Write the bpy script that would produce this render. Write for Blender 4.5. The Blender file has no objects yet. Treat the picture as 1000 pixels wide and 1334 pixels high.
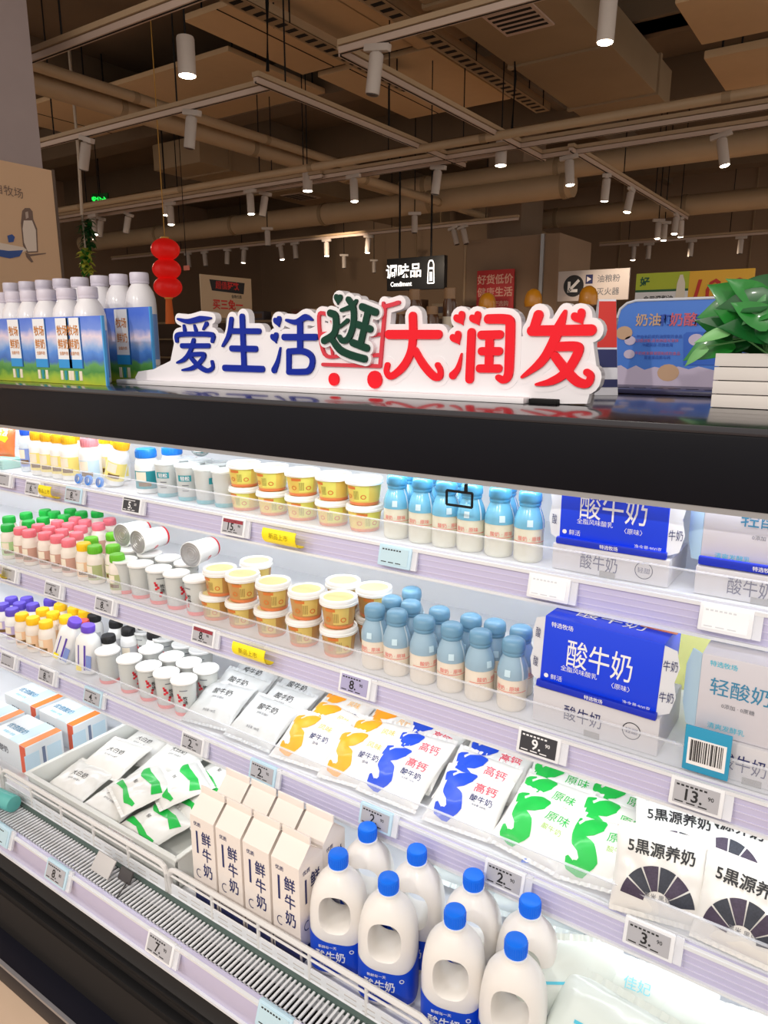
import bpy, bmesh, math, random
from mathutils import Vector, Matrix, noise, Euler
R = random.Random(7)
sc = bpy.context.scene
COL = sc.collection

# ------------------------------------------------------------------ camera
FPX = 950.0
TILT = math.atan(222 / 950)
YAW = math.atan(665 / (950 / math.cos(TILT)))
CAMZ = 1.62
ct, st, ca, sa = math.cos(TILT), math.sin(TILT), math.cos(YAW), math.sin(YAW)
cd = bpy.data.cameras.new('camera')
cam = bpy.data.objects.new('camera', cd)
COL.objects.link(cam)
cam.location = (0, 0, CAMZ)
cam.rotation_euler = (math.pi / 2 - TILT, 0, YAW)
cd.sensor_fit = 'VERTICAL'
cd.sensor_height = 36
cd.sensor_width = 27
cd.lens = 36 * FPX / 1334
cd.clip_start = 0.02
sc.camera = cam
sc.view_settings.view_transform = 'Standard'
sc.view_settings.look = 'None'
sc.view_settings.gamma = 1
sc.view_settings.use_curve_mapping = False
sc.view_settings.exposure = 0.0


def ray(px, py):
    a, b = px - 500, 667 - py
    Z = b * ct - FPX * st
    h = FPX * ct + b * st
    return (a * ca - h * sa, a * sa + h * ca, Z)


def atY(px, py, Y):
    r = ray(px, py)
    k = Y / r[1]
    return Vector((r[0] * k, Y, CAMZ + r[2] * k))


def atX(px, py, X):
    r = ray(px, py)
    k = X / r[0]
    return Vector((X, r[1] * k, CAMZ + r[2] * k))


def atZ(px, py, Z):
    r = ray(px, py)
    k = (Z - CAMZ) / r[2]
    return Vector((r[0] * k, r[1] * k, Z))


def depth(v):
    h = -v.x * sa + v.y * ca
    return h * ct - (v.z - CAMZ) * st


# ------------------------------------------------------------------ light
wd = bpy.data.worlds.new('store_ambient')
sc.world = wd
wd.use_nodes = True
bg = wd.node_tree.nodes['Background']
bg.inputs['Color'].default_value = (1.0, 0.92, 0.85, 1)
bg.inputs['Strength'].default_value = 0.95

LED = 0.26      # master of the case lights
SPOT = 2.2     # master of the ceiling lamps


def area(name, loc, rot, sx, sy, w, col):
    l = bpy.data.lights.new(name, 'AREA')
    l.shape = 'RECTANGLE'
    l.size, l.size_y = sx, sy
    l.energy = w
    l.color = col
    o = bpy.data.objects.new(name, l)
    COL.objects.link(o)
    o.location = loc
    o.rotation_euler = rot
    return o


COOL = (0.93, 0.97, 1.0)
WARM = (1.0, 0.80, 0.60)


# ------------------------------------------------------------------ materials
def lin(c):
    c = c / 255.0
    return c / 12.92 if c <= 0.04045 else ((c + 0.055) / 1.055) ** 2.4


def rgb(c):
    return (lin(c[0]), lin(c[1]), lin(c[2]), 1)


MATS = {}


def M(name, c, rough=0.5, metal=0.0, coat=0.0, emit=0.0, spec=0.5, noise_amt=0.0, nscale=8.0, sss=0.0, bump=0.0):
    if name in MATS:
        return MATS[name]
    m = bpy.data.materials.new(name)
    m.use_nodes = True
    nt = m.node_tree
    b = nt.nodes['Principled BSDF']
    b.inputs['Base Color'].default_value = rgb(c)
    b.inputs['Roughness'].default_value = rough
    b.inputs['Metallic'].default_value = metal
    b.inputs['Specular IOR Level'].default_value = spec
    b.inputs['Coat Weight'].default_value = coat
    b.inputs['Coat Roughness'].default_value = 0.08
    if sss:
        b.inputs['Subsurface Weight'].default_value = sss
        b.inputs['Subsurface Radius'].default_value = (0.02, 0.02, 0.02)
        b.inputs['Subsurface Scale'].default_value = 0.3
    if emit:
        b.inputs['Emission Color'].default_value = rgb(c)
        b.inputs['Emission Strength'].default_value = emit
    if noise_amt or bump:
        tc = nt.nodes.new('ShaderNodeTexCoord')
        n = nt.nodes.new('ShaderNodeTexNoise')
        n.inputs['Scale'].default_value = nscale
        n.inputs['Detail'].default_value = 4
        nt.links.new(tc.outputs['Object'], n.inputs['Vector'])
        if noise_amt:
            mx = nt.nodes.new('ShaderNodeMix')
            mx.data_type = 'RGBA'
            cc = rgb(c)
            mx.inputs[6].default_value = tuple(max(0, x * (1 - noise_amt)) for x in cc[:3]) + (1,)
            mx.inputs[7].default_value = tuple(min(1, x * (1 + noise_amt)) for x in cc[:3]) + (1,)
            nt.links.new(n.outputs['Fac'], mx.inputs[0])
            nt.links.new(mx.outputs[2], b.inputs['Base Color'])
        if bump:
            bp = nt.nodes.new('ShaderNodeBump')
            bp.inputs['Strength'].default_value = bump
            bp.inputs['Distance'].default_value = 0.004
            nt.links.new(n.outputs['Fac'], bp.inputs['Height'])
            nt.links.new(bp.outputs['Normal'], b.inputs['Normal'])
    MATS[name] = m
    return m


def clear_mat(name, c, clear=0.85, rough=0.08):
    """thin clear plastic: mostly see-through, with a gloss and a faint tint"""
    if name in MATS:
        return MATS[name]
    m = bpy.data.materials.new(name)
    m.use_nodes = True
    nt = m.node_tree
    b = nt.nodes['Principled BSDF']
    b.inputs['Base Color'].default_value = rgb(c)
    b.inputs['Roughness'].default_value = rough
    t = nt.nodes.new('ShaderNodeBsdfTransparent')
    x = nt.nodes.new('ShaderNodeMixShader')
    x.inputs[0].default_value = clear
    nt.links.new(b.outputs[0], x.inputs[1])
    nt.links.new(t.outputs[0], x.inputs[2])
    nt.links.new(x.outputs[0], nt.nodes['Material Output'].inputs['Surface'])
    MATS[name] = m
    return m


WHITE = M('white_plastic', (238, 238, 236), 0.35, coat=0.2)
PAPERW = M('white_card', (240, 238, 238), 0.55)
SHELFW = M('white_enamel', (226, 228, 232), 0.4)
RAIL = M('lilac_price_rail', (196, 192, 222), 0.3, coat=0.3)
BLACK = M('black_lacquer', (15, 15, 21), 0.4, noise_amt=0.15, spec=0.12)
BLACKM = M('black_rubber', (20, 19, 20), 0.6, spec=0.2)
NAVY = M('navy_ink', (28, 36, 96), 0.5)
INK = M('black_ink', (25, 25, 28), 0.5)
REDI = M('red_ink', (214, 40, 52), 0.5)
PINKI = M('pink_red_ink', (222, 82, 100), 0.5)
BLUE = M('royal_blue_print', (0, 60, 226), 0.4, coat=0.1)
CAPB = M('blue_cap_plastic', (0, 110, 238), 0.4, spec=0.35)
CYANI = M('cyan_ink', (80, 190, 215), 0.5)
GREYI = M('grey_ink', (110, 112, 120), 0.5)
CLEAR = clear_mat('clear_acrylic', (235, 240, 250), 0.84)
STEEL = M('brushed_steel', (170, 170, 172), 0.35, metal=0.7)


# ------------------------------------------------------------------ mesh builder
TXT = {}


def raw_glyphs(s, bold=0.0):
    cu = bpy.data.curves.new('glyphs', 'FONT')
    cu.body = s
    cu.resolution_u = 2
    cu.offset = bold
    o = bpy.data.objects.new('glyphs', cu)
    COL.objects.link(o)
    dg = bpy.context.evaluated_depsgraph_get()
    me = bpy.data.meshes.new_from_object(o.evaluated_get(dg))
    vs = [v.co.copy() for v in me.vertices]
    fs = [tuple(p.vertices) for p in me.polygons]
    ar = sum(p.area for p in me.polygons)
    bpy.data.objects.remove(o)
    bpy.data.curves.remove(cu)
    bpy.data.meshes.remove(me)
    return vs, fs, ar


RUN = {}


def run_geo(s, bold):
    """one character (or one latin run), as bold as its outline can be filled cleanly"""
    k = (s, bold)
    if k not in RUN:
        v0, f0, a0 = raw_glyphs(s, 0.0)
        best = (v0, f0)
        for q in ((1.0, 0.8, 0.6, 0.4, 0.25) if bold > 0 else ()):
            v, f_, ar = raw_glyphs(s, bold * q)
            if ar >= a0 * (1 + 20 * bold * q):
                best = (v, f_)
                break
        v1, _, _ = raw_glyphs(s + '国', 0.0)
        v2, _, _ = raw_glyphs('国', 0.0)
        adv = max(v.x for v in v1) - max(v.x for v in v2)
        RUN[k] = best + (adv,)
    return RUN[k]


def text_geo(s, bold=0.0):
    k = (s, bold)
    if k in TXT:
        return TXT[k]
    runs = []
    for ch in s:
        if ord(ch) > 0x2e80:
            runs.append(ch)
        elif runs and ord(runs[-1][-1]) <= 0x2e80:
            runs[-1] += ch
        else:
            runs.append(ch)
    vs, fs, x = [], [], 0.0
    for r_ in runs:
        v, f_, adv = run_geo(r_, bold)
        b = len(vs)
        vs += [Vector((p.x + x, p.y, 0)) for p in v]
        fs += [tuple(b + i for i in q) for q in f_]
        x += adv
    if vs:
        x0, x1 = min(v.x for v in vs), max(v.x for v in vs)
        y0, y1 = min(v.y for v in vs), max(v.y for v in vs)
        vs = [Vector((v.x - (x0 + x1) / 2, v.y - (y0 + y1) / 2, 0)) for v in vs]
    TXT[k] = (vs, fs)
    return TXT[k]


class MB:
    def __init__(s):
        s.v, s.f, s.mi, s.mats = [], [], [], []
        s.T = Matrix.Identity(4)

    def m(s, mat):
        if mat not in s.mats:
            s.mats.append(mat)
        return s.mats.index(mat)

    def add(s, vs, fs, mat):
        b = len(s.v)
        s.v += [s.T @ Vector(v) for v in vs]
        i = s.m(mat)
        for f in fs:
            s.f.append(tuple(b + k for k in f))
            s.mi.append(i)
        return s

    def box(s, c, d, mat, bev=0.0, rot=None):
        bm = bmesh.new()
        bmesh.ops.create_cube(bm, size=1)
        for v in bm.verts:
            v.co = Vector((v.co.x * d[0], v.co.y * d[1], v.co.z * d[2]))
        if bev:
            bmesh.ops.bevel(bm, geom=bm.edges[:], offset=min(bev, min(d) * 0.45), segments=2, profile=0.6, affect='EDGES')
        q = Matrix.Translation(c)
        if rot:
            q = q @ Euler(rot).to_matrix().to_4x4()
        bm.verts.index_update()
        s.add([q @ v.co for v in bm.verts], [[v.index for v in f.verts] for f in bm.faces], mat)
        bm.free()
        return s

    def b2(s, a, b, mat, bev=0.0):
        a, b = Vector(a), Vector(b)
        return s.box((a + b) / 2, [abs(b[i] - a[i]) for i in range(3)], mat, bev)

    def lathe(s, prof, mat, n=24, c=(0, 0, 0), ax=None, shape=None, close=True):
        vs, fs = [], []
        for r, z in prof:
            for k in range(n):
                t = 2 * math.pi * k / n
                if shape:
                    x, y = shape(t)
                else:
                    x, y = math.cos(t), math.sin(t)
                vs.append(Vector((r * x, r * y, z)))
        for i in range(len(prof) - 1):
            for k in range(n):
                a, b = i * n + k, i * n + (k + 1) % n
                fs.append((a, b, b + n, a + n))
        if close:
            if prof[0][0] > 1e-5:
                fs.append(tuple(reversed(range(n))))
            if prof[-1][0] > 1e-5:
                fs.append(tuple(range((len(prof) - 1) * n, len(prof) * n)))
        q = Matrix.Translation(c)
        if ax is not None:
            q = q @ Vector((0, 0, 1)).rotation_difference(Vector(ax)).to_matrix().to_4x4()
        return s.add([q @ v for v in vs], fs, mat)

    def cyl(s, a, b, r, mat, n=12, r2=None):
        a, b = Vector(a), Vector(b)
        return s.lathe([(r, 0), (r if r2 is None else r2, (b - a).length)], mat, n, a, b - a)

    def tube(s, pts, r, mat, n=8, closed=False):
        pts = [Vector(p) for p in pts]
        vs, fs = [], []
        N = len(pts)
        for i, p in enumerate(pts):
            if closed:
                d = pts[(i + 1) % N] - pts[i - 1]
            else:
                d = pts[min(i + 1, N - 1)] - pts[max(i - 1, 0)]
            d.normalize()
            u = d.cross(Vector((0, 0, 1)))
            if u.length < 1e-3:
                u = Vector((1, 0, 0))
            u.normalize()
            w = u.cross(d)
            rr = r[i] if isinstance(r, (list, tuple)) else r
            for k in range(n):
                t = 2 * math.pi * k / n
                vs.append(p + u * rr * math.cos(t) + w * rr * math.sin(t))
        for i in range(N if closed else N - 1):
            for k in range(n):
                a, b = i * n + k, i * n + (k + 1) % n
                a2, b2 = ((i + 1) % N) * n + k, ((i + 1) % N) * n + (k + 1) % n
                fs.append((a, b, b2, a2))
        if not closed:
            fs.append(tuple(reversed(range(n))))
            fs.append(tuple(range((N - 1) * n, N * n)))
        return s.add(vs, fs, mat)

    def poly(s, pts, mat, o, ux, uy, th=0.0):
        """extruded outline: pts 2D in the frame o, ux, uy; th goes back along -normal"""
        o, ux, uy = Vector(o), Vector(ux), Vector(uy)
        n = ux.cross(uy).normalized()
        k = len(pts)
        area_ = sum(pts[i][0] * pts[(i + 1) % k][1] - pts[(i + 1) % k][0] * pts[i][1] for i in range(k))
        if area_ < 0:
            pts = list(reversed(pts))
        F = [o + ux * p[0] + uy * p[1] for p in pts]
        if th:
            vs = F + [p - n * th for p in F]
            fs = [tuple(range(k)), tuple(reversed(range(k, 2 * k)))]
            fs += [(i, i + k, (i + 1) % k + k, (i + 1) % k) for i in range(k)]
        else:
            vs, fs = F, [tuple(range(k))]
        return s.add(vs, fs, mat)

    def text(s, t, size, mat, o, ux, uy, bold=0.0, sx=1.0):
        vs, fs = text_geo(t, bold)
        o, ux, uy = Vector(o), Vector(ux), Vector(uy)
        return s.add([o + ux * v.x * size * sx + uy * v.y * size for v in vs], fs, mat)

    def wrap(s, t, size, mat, rfun, z0, a0, bold=0.0, sx=1.0, vertical=False):
        """writing bent round an upright body whose radius at height z is rfun(z)"""
        items = [(t, 0.0)]
        if vertical:
            items = [(c, -i * size * 1.05) for i, c in enumerate(t)]
        for tt, dz in items:
            vs, fs = text_geo(tt, bold)
            out = []
            for v in vs:
                z = z0 + dz + v.y * size
                r = rfun(z) + 0.0006
                a = a0 + v.x * size * sx / r
                out.append(Vector((r * math.cos(a), r * math.sin(a), z)))
            s.add(out, fs, mat)
        return s

    def patch(s, mat, rfun, z0, z1, a0, a1, n=8, m_=3):
        vs, fs = [], []
        for j in range(m_ + 1):
            z = z0 + (z1 - z0) * j / m_
            r = rfun(z) + 0.0005
            for i in range(n + 1):
                a = a0 + (a1 - a0) * i / n
                vs.append(Vector((r * math.cos(a), r * math.sin(a), z)))
        for j in range(m_):
            for i in range(n):
                q = j * (n + 1) + i
                fs.append((q, q + 1, q + n + 2, q + n + 1))
        return s.add(vs, fs, mat)

    def mesh(s, name, angle=38, smooth=True):
        me = bpy.data.meshes.new(name)
        me.from_pydata([tuple(v) for v in s.v], [], s.f)
        for mt in s.mats:
            me.materials.append(mt)
        me.polygons.foreach_set('material_index', s.mi)
        if smooth:
            me.polygons.foreach_set('use_smooth', [True] * len(s.f))
            me.set_sharp_from_angle(angle=math.radians(angle))
        me.update()
        return me


def link(name, me, parent=None, loc=None, rot=None):
    o = bpy.data.objects.new(name, me)
    COL.objects.link(o)
    if parent:
        o.parent = parent
    if loc is not None:
        o.location = loc
    if rot is not None:
        o.rotation_euler = rot
    return o


def tag(o, label=None, cat=None, group=None, kind=None):
    if label:
        o['label'] = label
    if cat:
        o['category'] = cat
    if group:
        o['group'] = group
    if kind:
        o['kind'] = kind
    return o


def struct(name, mb, label=None):
    o = link(name, mb.mesh(name))
    o['kind'] = 'structure'
    if label:
        o['label'] = label
        o['category'] = label.split()[-1]
    return o


def thing(name, label, cat, parts, loc=(0, 0, 0), rot=(0, 0, 0), group=None):
    """parts: [(part name, mesh or MB, index of its parent part or None)]; one part only = the thing itself"""
    parts = [(p[0], p[1].mesh(p[0]) if isinstance(p[1], MB) else p[1], p[2] if len(p) > 2 else None) for p in parts]
    if len(parts) == 1:
        o = link(name, parts[0][1], None, loc, rot)
        return tag(o, label, cat, group)
    root = link(name, None, None, loc, rot)
    root.empty_display_size = 0.02
    tag(root, label, cat, group)
    made = []
    for pn, me, pi in parts:
        made.append(link(pn, me, root if pi is None else made[pi]))
    return root


def dup(root, loc, rot, label, group=None):
    r = root.copy()
    COL.objects.link(r)
    r.location = loc
    r.rotation_euler = rot
    r['label'] = label
    if group:
        r['group'] = group
    for ch in list(root.children):
        c = ch.copy()
        COL.objects.link(c)
        c.parent = r
        for g in list(ch.children):
            d = g.copy()
            COL.objects.link(d)
            d.parent = c
    return r


PROTO = {}


def put(key, name, label, cat, loc, rot=(0, 0, 0), group=None):
    """the first call builds the kind, later calls copy that thing and its parts"""
    if key not in PROTO:
        PROTO[key] = thing(name, label, cat, BUILD[key](), loc, rot, group)
        return PROTO[key]
    return dup(PROTO[key], loc, rot, label, group)


BUILD = {}
ORD = ['leftmost', 'second from left', 'third from left', 'fourth from left', 'fifth from left', 'sixth from left',
       'seventh from left', 'eighth from left', 'ninth from left', 'tenth from left', 'eleventh from left',
       'twelfth from left', 'thirteenth from left', 'fourteenth from left', 'fifteenth from left',
       'sixteenth from left', 'seventeenth from left', 'eighteenth from left']


def ordn(i, n):
    if n == 1:
        return 'only'
    if i == n - 1:
        return 'rightmost'
    return ORD[i]


# ================================================================== SETTING
CONC = M('brown_plaster', (152, 128, 106), 0.85, noise_amt=0.12, nscale=1.5)
WALLB = M('taupe_wall_paint', (146, 120, 96), 0.8, noise_amt=0.08, nscale=0.8)
CEIL = M('shade_darkened_slab', (114, 94, 72), 0.85, noise_amt=0.25, nscale=1.2)  # brown darkened to stand in for shade in the deep recesses
DUCT = M('brown_painted_duct', (152, 128, 98), 0.6, noise_amt=0.15, nscale=2.0)
PIPE = M('brown_painted_pipe', (180, 154, 122), 0.5, noise_amt=0.1, nscale=3.0)
TRK = M('pale_track_metal', (206, 184, 168), 0.4, metal=0.2)
LAMPB = M('lamp_body_offwhite', (196, 184, 174), 0.45)
TILE = M('beige_floor_tile', (214, 186, 160), 0.35, noise_amt=0.05)
LENS = M('lit_lamp_lens', (255, 240, 214), 0.4, emit=22.0)

f = MB().b2((-14, -4, -0.1), (6, 15, 0), TILE)
struct('floor', f)
c = MB().b2((-14, 1.0, 4.7), (6, 15, 4.8), CEIL)
struct('ceiling', c)
w = MB().b2((-14, 14.8, 0), (6, 15, 4.7), WALLB)
for x in (-11.5, -9.2, -6.9, -4.6, -2.3, 0, 2.3):
    w.b2((x - 0.01, 14.78, 0), (x + 0.01, 14.8, 4.7), DUCT)
struct('wall_back', w)
w = MB().b2((-14.2, -4, 0), (-14, 15, 4.7), WALLB)
struct('wall_left', w)

# near column on the left and the printed panel below it
q0 = atX(67, 222, -4.0)
q1 = atX(84, 358, -4.0)
pan_y = q0.y
COLX = -3.9
colm = MB().b2((-5.0, q0.y - 2.2, 0), (-4.05, q0.y - 0.02, 4.7), M('grey_brown_render', (165, 150, 148), 0.85, noise_amt=0.05))
struct('column_1', colm)
# far column with the wider panelled block round its foot
cl, cr = atY(635, 270, 10.5), atY(700, 270, 10.5)
cm = MB().b2((cl.x, 10.5, 2.0), (cr.x - 0.25, 11.3, 4.7), CONC)
struct('column_2', cm)
cl, cr, ctop = atY(602, 400, 10.2), atY(733, 400, 10.2), atY(660, 309, 10.2).z
cm = MB().b2((cl.x, 10.2, 0), (cr.x - 0.1, 11.5, ctop), CONC)
cm.b2((cl.x + 0.02, 10.18, 0), (cl.x + 0.05, 10.2, ctop), PIPE)
cm.b2((cr.x - 0.36, 10.16, 0), (cr.x - 0.31, 10.2, ctop), STEEL)
struct('wall_column', cm)

# panel with the printed bottle and bowl
pw = 2.2
pz0, pz1 = q0.z - 1.3, q0.z
pn = MB().b2((-4.04, q0.y - pw, 0.0), (-4.0, q0.y, pz1), M('kraft_tan_print', (214, 176, 140), 0.6, noise_amt=0.06, nscale=2))
pn.b2((-4.04, q0.y, 0.0), (-3.995, q0.y + 0.015, pz1 + 0.005), M('panel_edge', (92, 74, 62), 0.6))
E_UX, E_UZ = Vector((0, 1, 0)), Vector((0, 0, 1))


def pp(px, py):
    v = atX(px, py, -3.998)
    return v


art = MB()
gb = M('print_bottle_grey', (186, 164, 150), 0.6)
gd = M('print_shade_brown', (120, 96, 84), 0.6)
bl = M('print_bowl_blue', (54, 84, 150), 0.6)
cream = M('print_milk_cream', (226, 208, 192), 0.6)


def panel_shape(pts, mat, lift):
    vs = [atX(x * 0.18, 190 + y * 0.18, -4.0) + Vector((0.001 + lift, 0, 0)) for x, y in pts]
    art.add(vs, [tuple(range(len(vs)))], mat)


panel_shape([(160, 470), (180, 450), (215, 450), (235, 475), (240, 530), (268, 600), (275, 770), (195, 775), (165, 720), (150, 560)], gd, 0)
panel_shape([(170, 540), (230, 540), (258, 610), (265, 762), (200, 765), (172, 700), (162, 600)], cream, 0.001)
panel_shape([(180, 480), (200, 475), (205, 520), (185, 530)], gb, 0.002)
panel_shape([(-60, 690), (170, 735), (195, 755), (100, 800), (-60, 770)], cream, 0.001)
panel_shape([(-60, 745), (60, 760), (165, 755), (140, 800), (70, 815), (-60, 790)], bl, 0.002)
panel_shape([(50, 650), (85, 640), (105, 660), (95, 695), (60, 700)], bl, 0.003)
panel_shape([(180, 770), (215, 785), (330, 775), (330, 782), (215, 800), (240, 840), (225, 845), (190, 805)], gd, 0.002)
tx = atX(4, 247, -4.0)
art.text('源自牧场', 0.055, gd, tx + Vector((0.002, 0, 0)), (0, 1, -0.05), (0, 0, 1), 0.0)
thing('wall_poster', 'tan panel printed with milk bottle and blue bowl below left column', 'sign', [('board', pn), ('picture', art)])


# ------------------------------------------------------------------ ceiling services
TRACKS_X, TRACKS_Y = [], []
DUCTS = [(atZ(690, 105, 3.9).x, 0.85, 3.0, 8.2), (atZ(210, 225, 3.85).x, 0.9, 7.0, 13.5)]


def rod_ok(x, y):
    return not any(a - 0.05 < x < a + w_ + 0.05 and y0 - 0.05 < y < y1 + 0.05 for a, w_, y0, y1 in DUCTS)


def run_x(name, px, Z, xa, xb, kind, label, size):
    Y = atZ(px[0], px[1], Z).y
    mb = MB()
    if kind == 'pipe':
        mb.cyl((xa, Y, Z), (xb, Y, Z), size, PIPE, 20)
        k = xa + 0.4
        while k < xb:
            mb.cyl((k - 0.03, Y, Z), (k + 0.03, Y, Z), size * 1.08, DUCT, 20)
            k += 1.9
    elif kind == 'track':
        TRACKS_X.append((Y, xa, xb, Z))
        mb.b2((xa, Y - 0.018, Z), (xb, Y + 0.018, Z + 0.035), TRK)
        mb.b2((xa, Y - 0.007, Z - 0.001), (xb, Y + 0.007, Z + 0.01), BLACKM)
        mb.b2((xa, Y - 0.03, Z + 0.04), (xb, Y + 0.03, Z + 0.07), PIPE)
        k = xa + 0.5
        while k < xb:
            if rod_ok(k, Y):
                mb.cyl((k, Y, Z + 0.04), (k, Y, 4.7), 0.006, BLACKM, 6)
            k += 1.6
    elif kind == 'beam':
        mb.b2((xa, Y - size / 2, Z), (xb, Y + size / 2, 4.7), CEIL, 0.01)
    return tag(link(name, mb.mesh(name)), None, None, None, 'structure') if kind == 'beam' else tag(link(name, mb.mesh(name)), label, kind)


def run_y(name, px, Z, ya, yb, kind, label, size):
    X = atZ(px[0], px[1], Z).x
    mb = MB()
    if kind == 'pipe':
        mb.cyl((X, ya, Z), (X, yb, Z), size, PIPE, 20)
        k = ya + 0.4
        while k < yb:
            mb.cyl((X, k - 0.03, Z), (X, k + 0.03, Z), size * 1.08, DUCT, 20)
            k += 1.7
    elif kind == 'track':
        TRACKS_Y.append((X, ya, yb, Z))
        mb.b2((X - 0.018, ya, Z), (X + 0.018, yb, Z + 0.035), TRK)
        mb.b2((X - 0.007, ya, Z - 0.001), (X + 0.007, yb, Z + 0.01), BLACKM)
        mb.b2((X - 0.03, ya, Z + 0.04), (X + 0.03, yb, Z + 0.07), PIPE)
        k = ya + 0.3
        while k < yb:
            if rod_ok(X, k):
                mb.cyl((X, k, Z + 0.04), (X, k, 4.7), 0.006, BLACKM, 6)
            k += 1.3
    elif kind == 'duct':
        mb.b2((X, ya, Z), (X + size, yb, Z + 0.32), DUCT, 0.01)
        k = ya + 0.5
        while k < yb:
            mb.b2((X - 0.02, k, Z - 0.02), (X + size + 0.02, k + 0.05, Z + 0.335), DUCT)
            k += 1.4
        mb.b2((X + size * 0.3, ya + 2.2, Z - 0.012), (X + size * 0.75, ya + 2.7, Z), TRK)
        for j in range(6):
            mb.b2((X + size * 0.33, ya + 2.24 + j * 0.075, Z - 0.016), (X + size * 0.72, ya + 2.27 + j * 0.075, Z - 0.01), BLACKM)
    elif kind == 'cable tray':
        mb.b2((X - size / 2, ya, Z), (X - size / 2 + 0.012, yb, Z + 0.07), PIPE)
        mb.b2((X + size / 2 - 0.012, ya, Z), (X + size / 2, yb, Z + 0.07), PIPE)
        mb.b2((X - size / 2, ya, Z), (X + size / 2, yb, Z + 0.006), DUCT)
        k = ya + 0.05
        while k < yb:
            mb.b2((X - size / 2 + 0.03, k, Z - 0.002), (X + size / 2 - 0.03, k + 0.05, Z + 0.001), BLACKM)
            k += 0.12
        k = ya + 0.5
        while k < yb:
            for s_ in (-1, 1):
                mb.cyl((X + s_ * size * 0.5, k, Z), (X + s_ * size * 0.5, k, 4.7), 0.007, BLACKM, 6)
            k += 1.5
    elif kind == 'beam':
        mb.b2((X - size / 2, ya, Z), (X + size / 2, yb, 4.7), CEIL, 0.01)
        return tag(link(name, mb.mesh(name)), None, None, None, 'structure')
    return tag(link(name, mb.mesh(name)), label, kind)


ZT = 3.3
run_x('light_track', (57, 76), ZT, -8, -2.6, 'track', 'pale lamp track running to the column at the top left', 0)
run_x('light_track', (66, 190), ZT, -10, -3.76, 'track', 'pale lamp track with two unlit lamps at the upper left', 0)
run_x('light_track', (500, 55), ZT, -2.97, 2, 'track', 'pale lamp track leaving the top edge right of centre', 0)
run_x('cable_conduit', (500, 202), ZT, -13, 2.5, 'pipe', 'long pale conduit pipe crossing the whole ceiling below the ducts', 0.035)
run_x('light_track', (850, 166), ZT, -6.0, 3, 'track', 'pale lamp track just below the long conduit at the right', 0)
run_x('light_track', (850, 186), ZT, -2.97, 3, 'track', 'pale lamp track with bright lamp second below the long conduit', 0)
run_x('light_track', (580, 214), ZT, -13, -3.2, 'track', 'pale lamp track at mid ceiling left of the far column', 0)
run_x('ceiling_pipe', (850, 203), 3.7, -6, 3, 'pipe', 'thick brown pipe behind the lamp tracks at the right', 0.13)
run_x('ceiling_pipe', (320, 292), 3.5, -13.5, -3.5, 'pipe', 'thick brown pipe low across the far left ceiling', 0.15)
run_x('ceiling_pipe', (850, 272), 3.5, -5.0, 4, 'pipe', 'thick brown pipe low across the far right ceiling', 0.14)
run_x('light_track', (420, 312), 3.25, -13.5, -4.5, 'track', 'thin distant lamp track in front of the back wall', 0)
run_x('light_track', (850, 316), 3.25, -4.5, 4, 'track', 'thin distant lamp track over the wall signs at right', 0)
run_x('light_track', (330, 246), ZT, -13, -5.2, 'track', 'pale lamp track above the red lanterns, behind the long conduit', 0)
run_x('beam_1', (410, 135), 4.26, -14, 5.5, 'beam', '', 0.35)
run_x('beam_2', (830, 42), 4.26, -3.2, 5.5, 'beam', '', 0.4)
run_x('beam_3', (300, 235), 4.26, -14, 5.5, 'beam', '', 0.4)
run_x('beam_4', (400, 285), 4.26, -14, 5.5, 'beam', '', 0.4)

run_y('light_track', (335, 109), ZT, 3.97, 6.9, 'track', 'pale cross track falling from upper left to the ceiling centre', 0)
run_y('light_track', (445, 74), ZT, 3.92, 7.1, 'track', 'pale cross track with unlit lamp right of the ceiling centre', 0)
run_y('light_track', (800, 231), ZT, 6.9, 11.5, 'track', 'pale cross track carrying two lit lamps at the right', 0)
run_y('ceiling_pipe', (300, 167), 3.75, 2.6, 8.5, 'pipe', 'slim brown pipe above the two thick pipes at upper left', 0.045)
run_y('ceiling_pipe', (220, 160), 3.7, 2.6, 9.5, 'pipe', 'thick brown pipe running away at the upper left', 0.085)
run_y('ceiling_pipe', (560, 260), 3.45, 7.0, 13.5, 'pipe', 'slim brown pipe running towards the far column', 0.05)
run_y('cable_tray', (585, 66), 4.0, 2.8, 8.0, 'cable tray', 'perforated brown cable tray above the ceiling centre', 0.16)
run_y('cable_tray', (345, 22), 4.0, 2.8, 6.6, 'cable tray', 'perforated brown cable tray at the top left of centre', 0.16)
run_y('air_duct', (690, 105), 3.9, 3.0, 8.2, 'duct', 'large brown air duct with grille right of the ceiling centre', 0.85)
run_y('air_duct', (210, 225), 3.85, 7.0, 13.5, 'duct', 'large brown air duct beyond the tracks at the left', 0.9)
run_y('beam_5', (610, 60), 4.35, 2.5, 14.5, 'beam', '', 0.12)
run_y('beam_6', (150, 130), 4.35, 2.5, 14.5, 'beam', '', 0.12)
for i, (px, py, w_, d_, lab) in enumerate([(960, 20, 1.1, 0.8, 'brown hung ceiling panel at the top right corner'),
                                          (985, 90, 1.1, 0.9, 'brown hung ceiling panel second in from the right edge')]):
    p = atZ(px, py, 3.7)
    mb = MB().box((0, 0, 0.03), (w_, d_, 0.06), M('tan_hung_panel', (206, 174, 134), 0.7, noise_amt=0.05), 0.012)
    for sx in (-1, 1):
        for sy in (-1, 1):
            mb.cyl((sx * w_ * 0.4, sy * d_ * 0.4, 0.06), (sx * w_ * 0.4, sy * d_ * 0.4, 1.0), 0.008, BLACKM, 6)
    thing('ceiling_panel', lab, 'ceiling panel', [('panel', mb)], p + Vector((0.25, 0, 0)))
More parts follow.
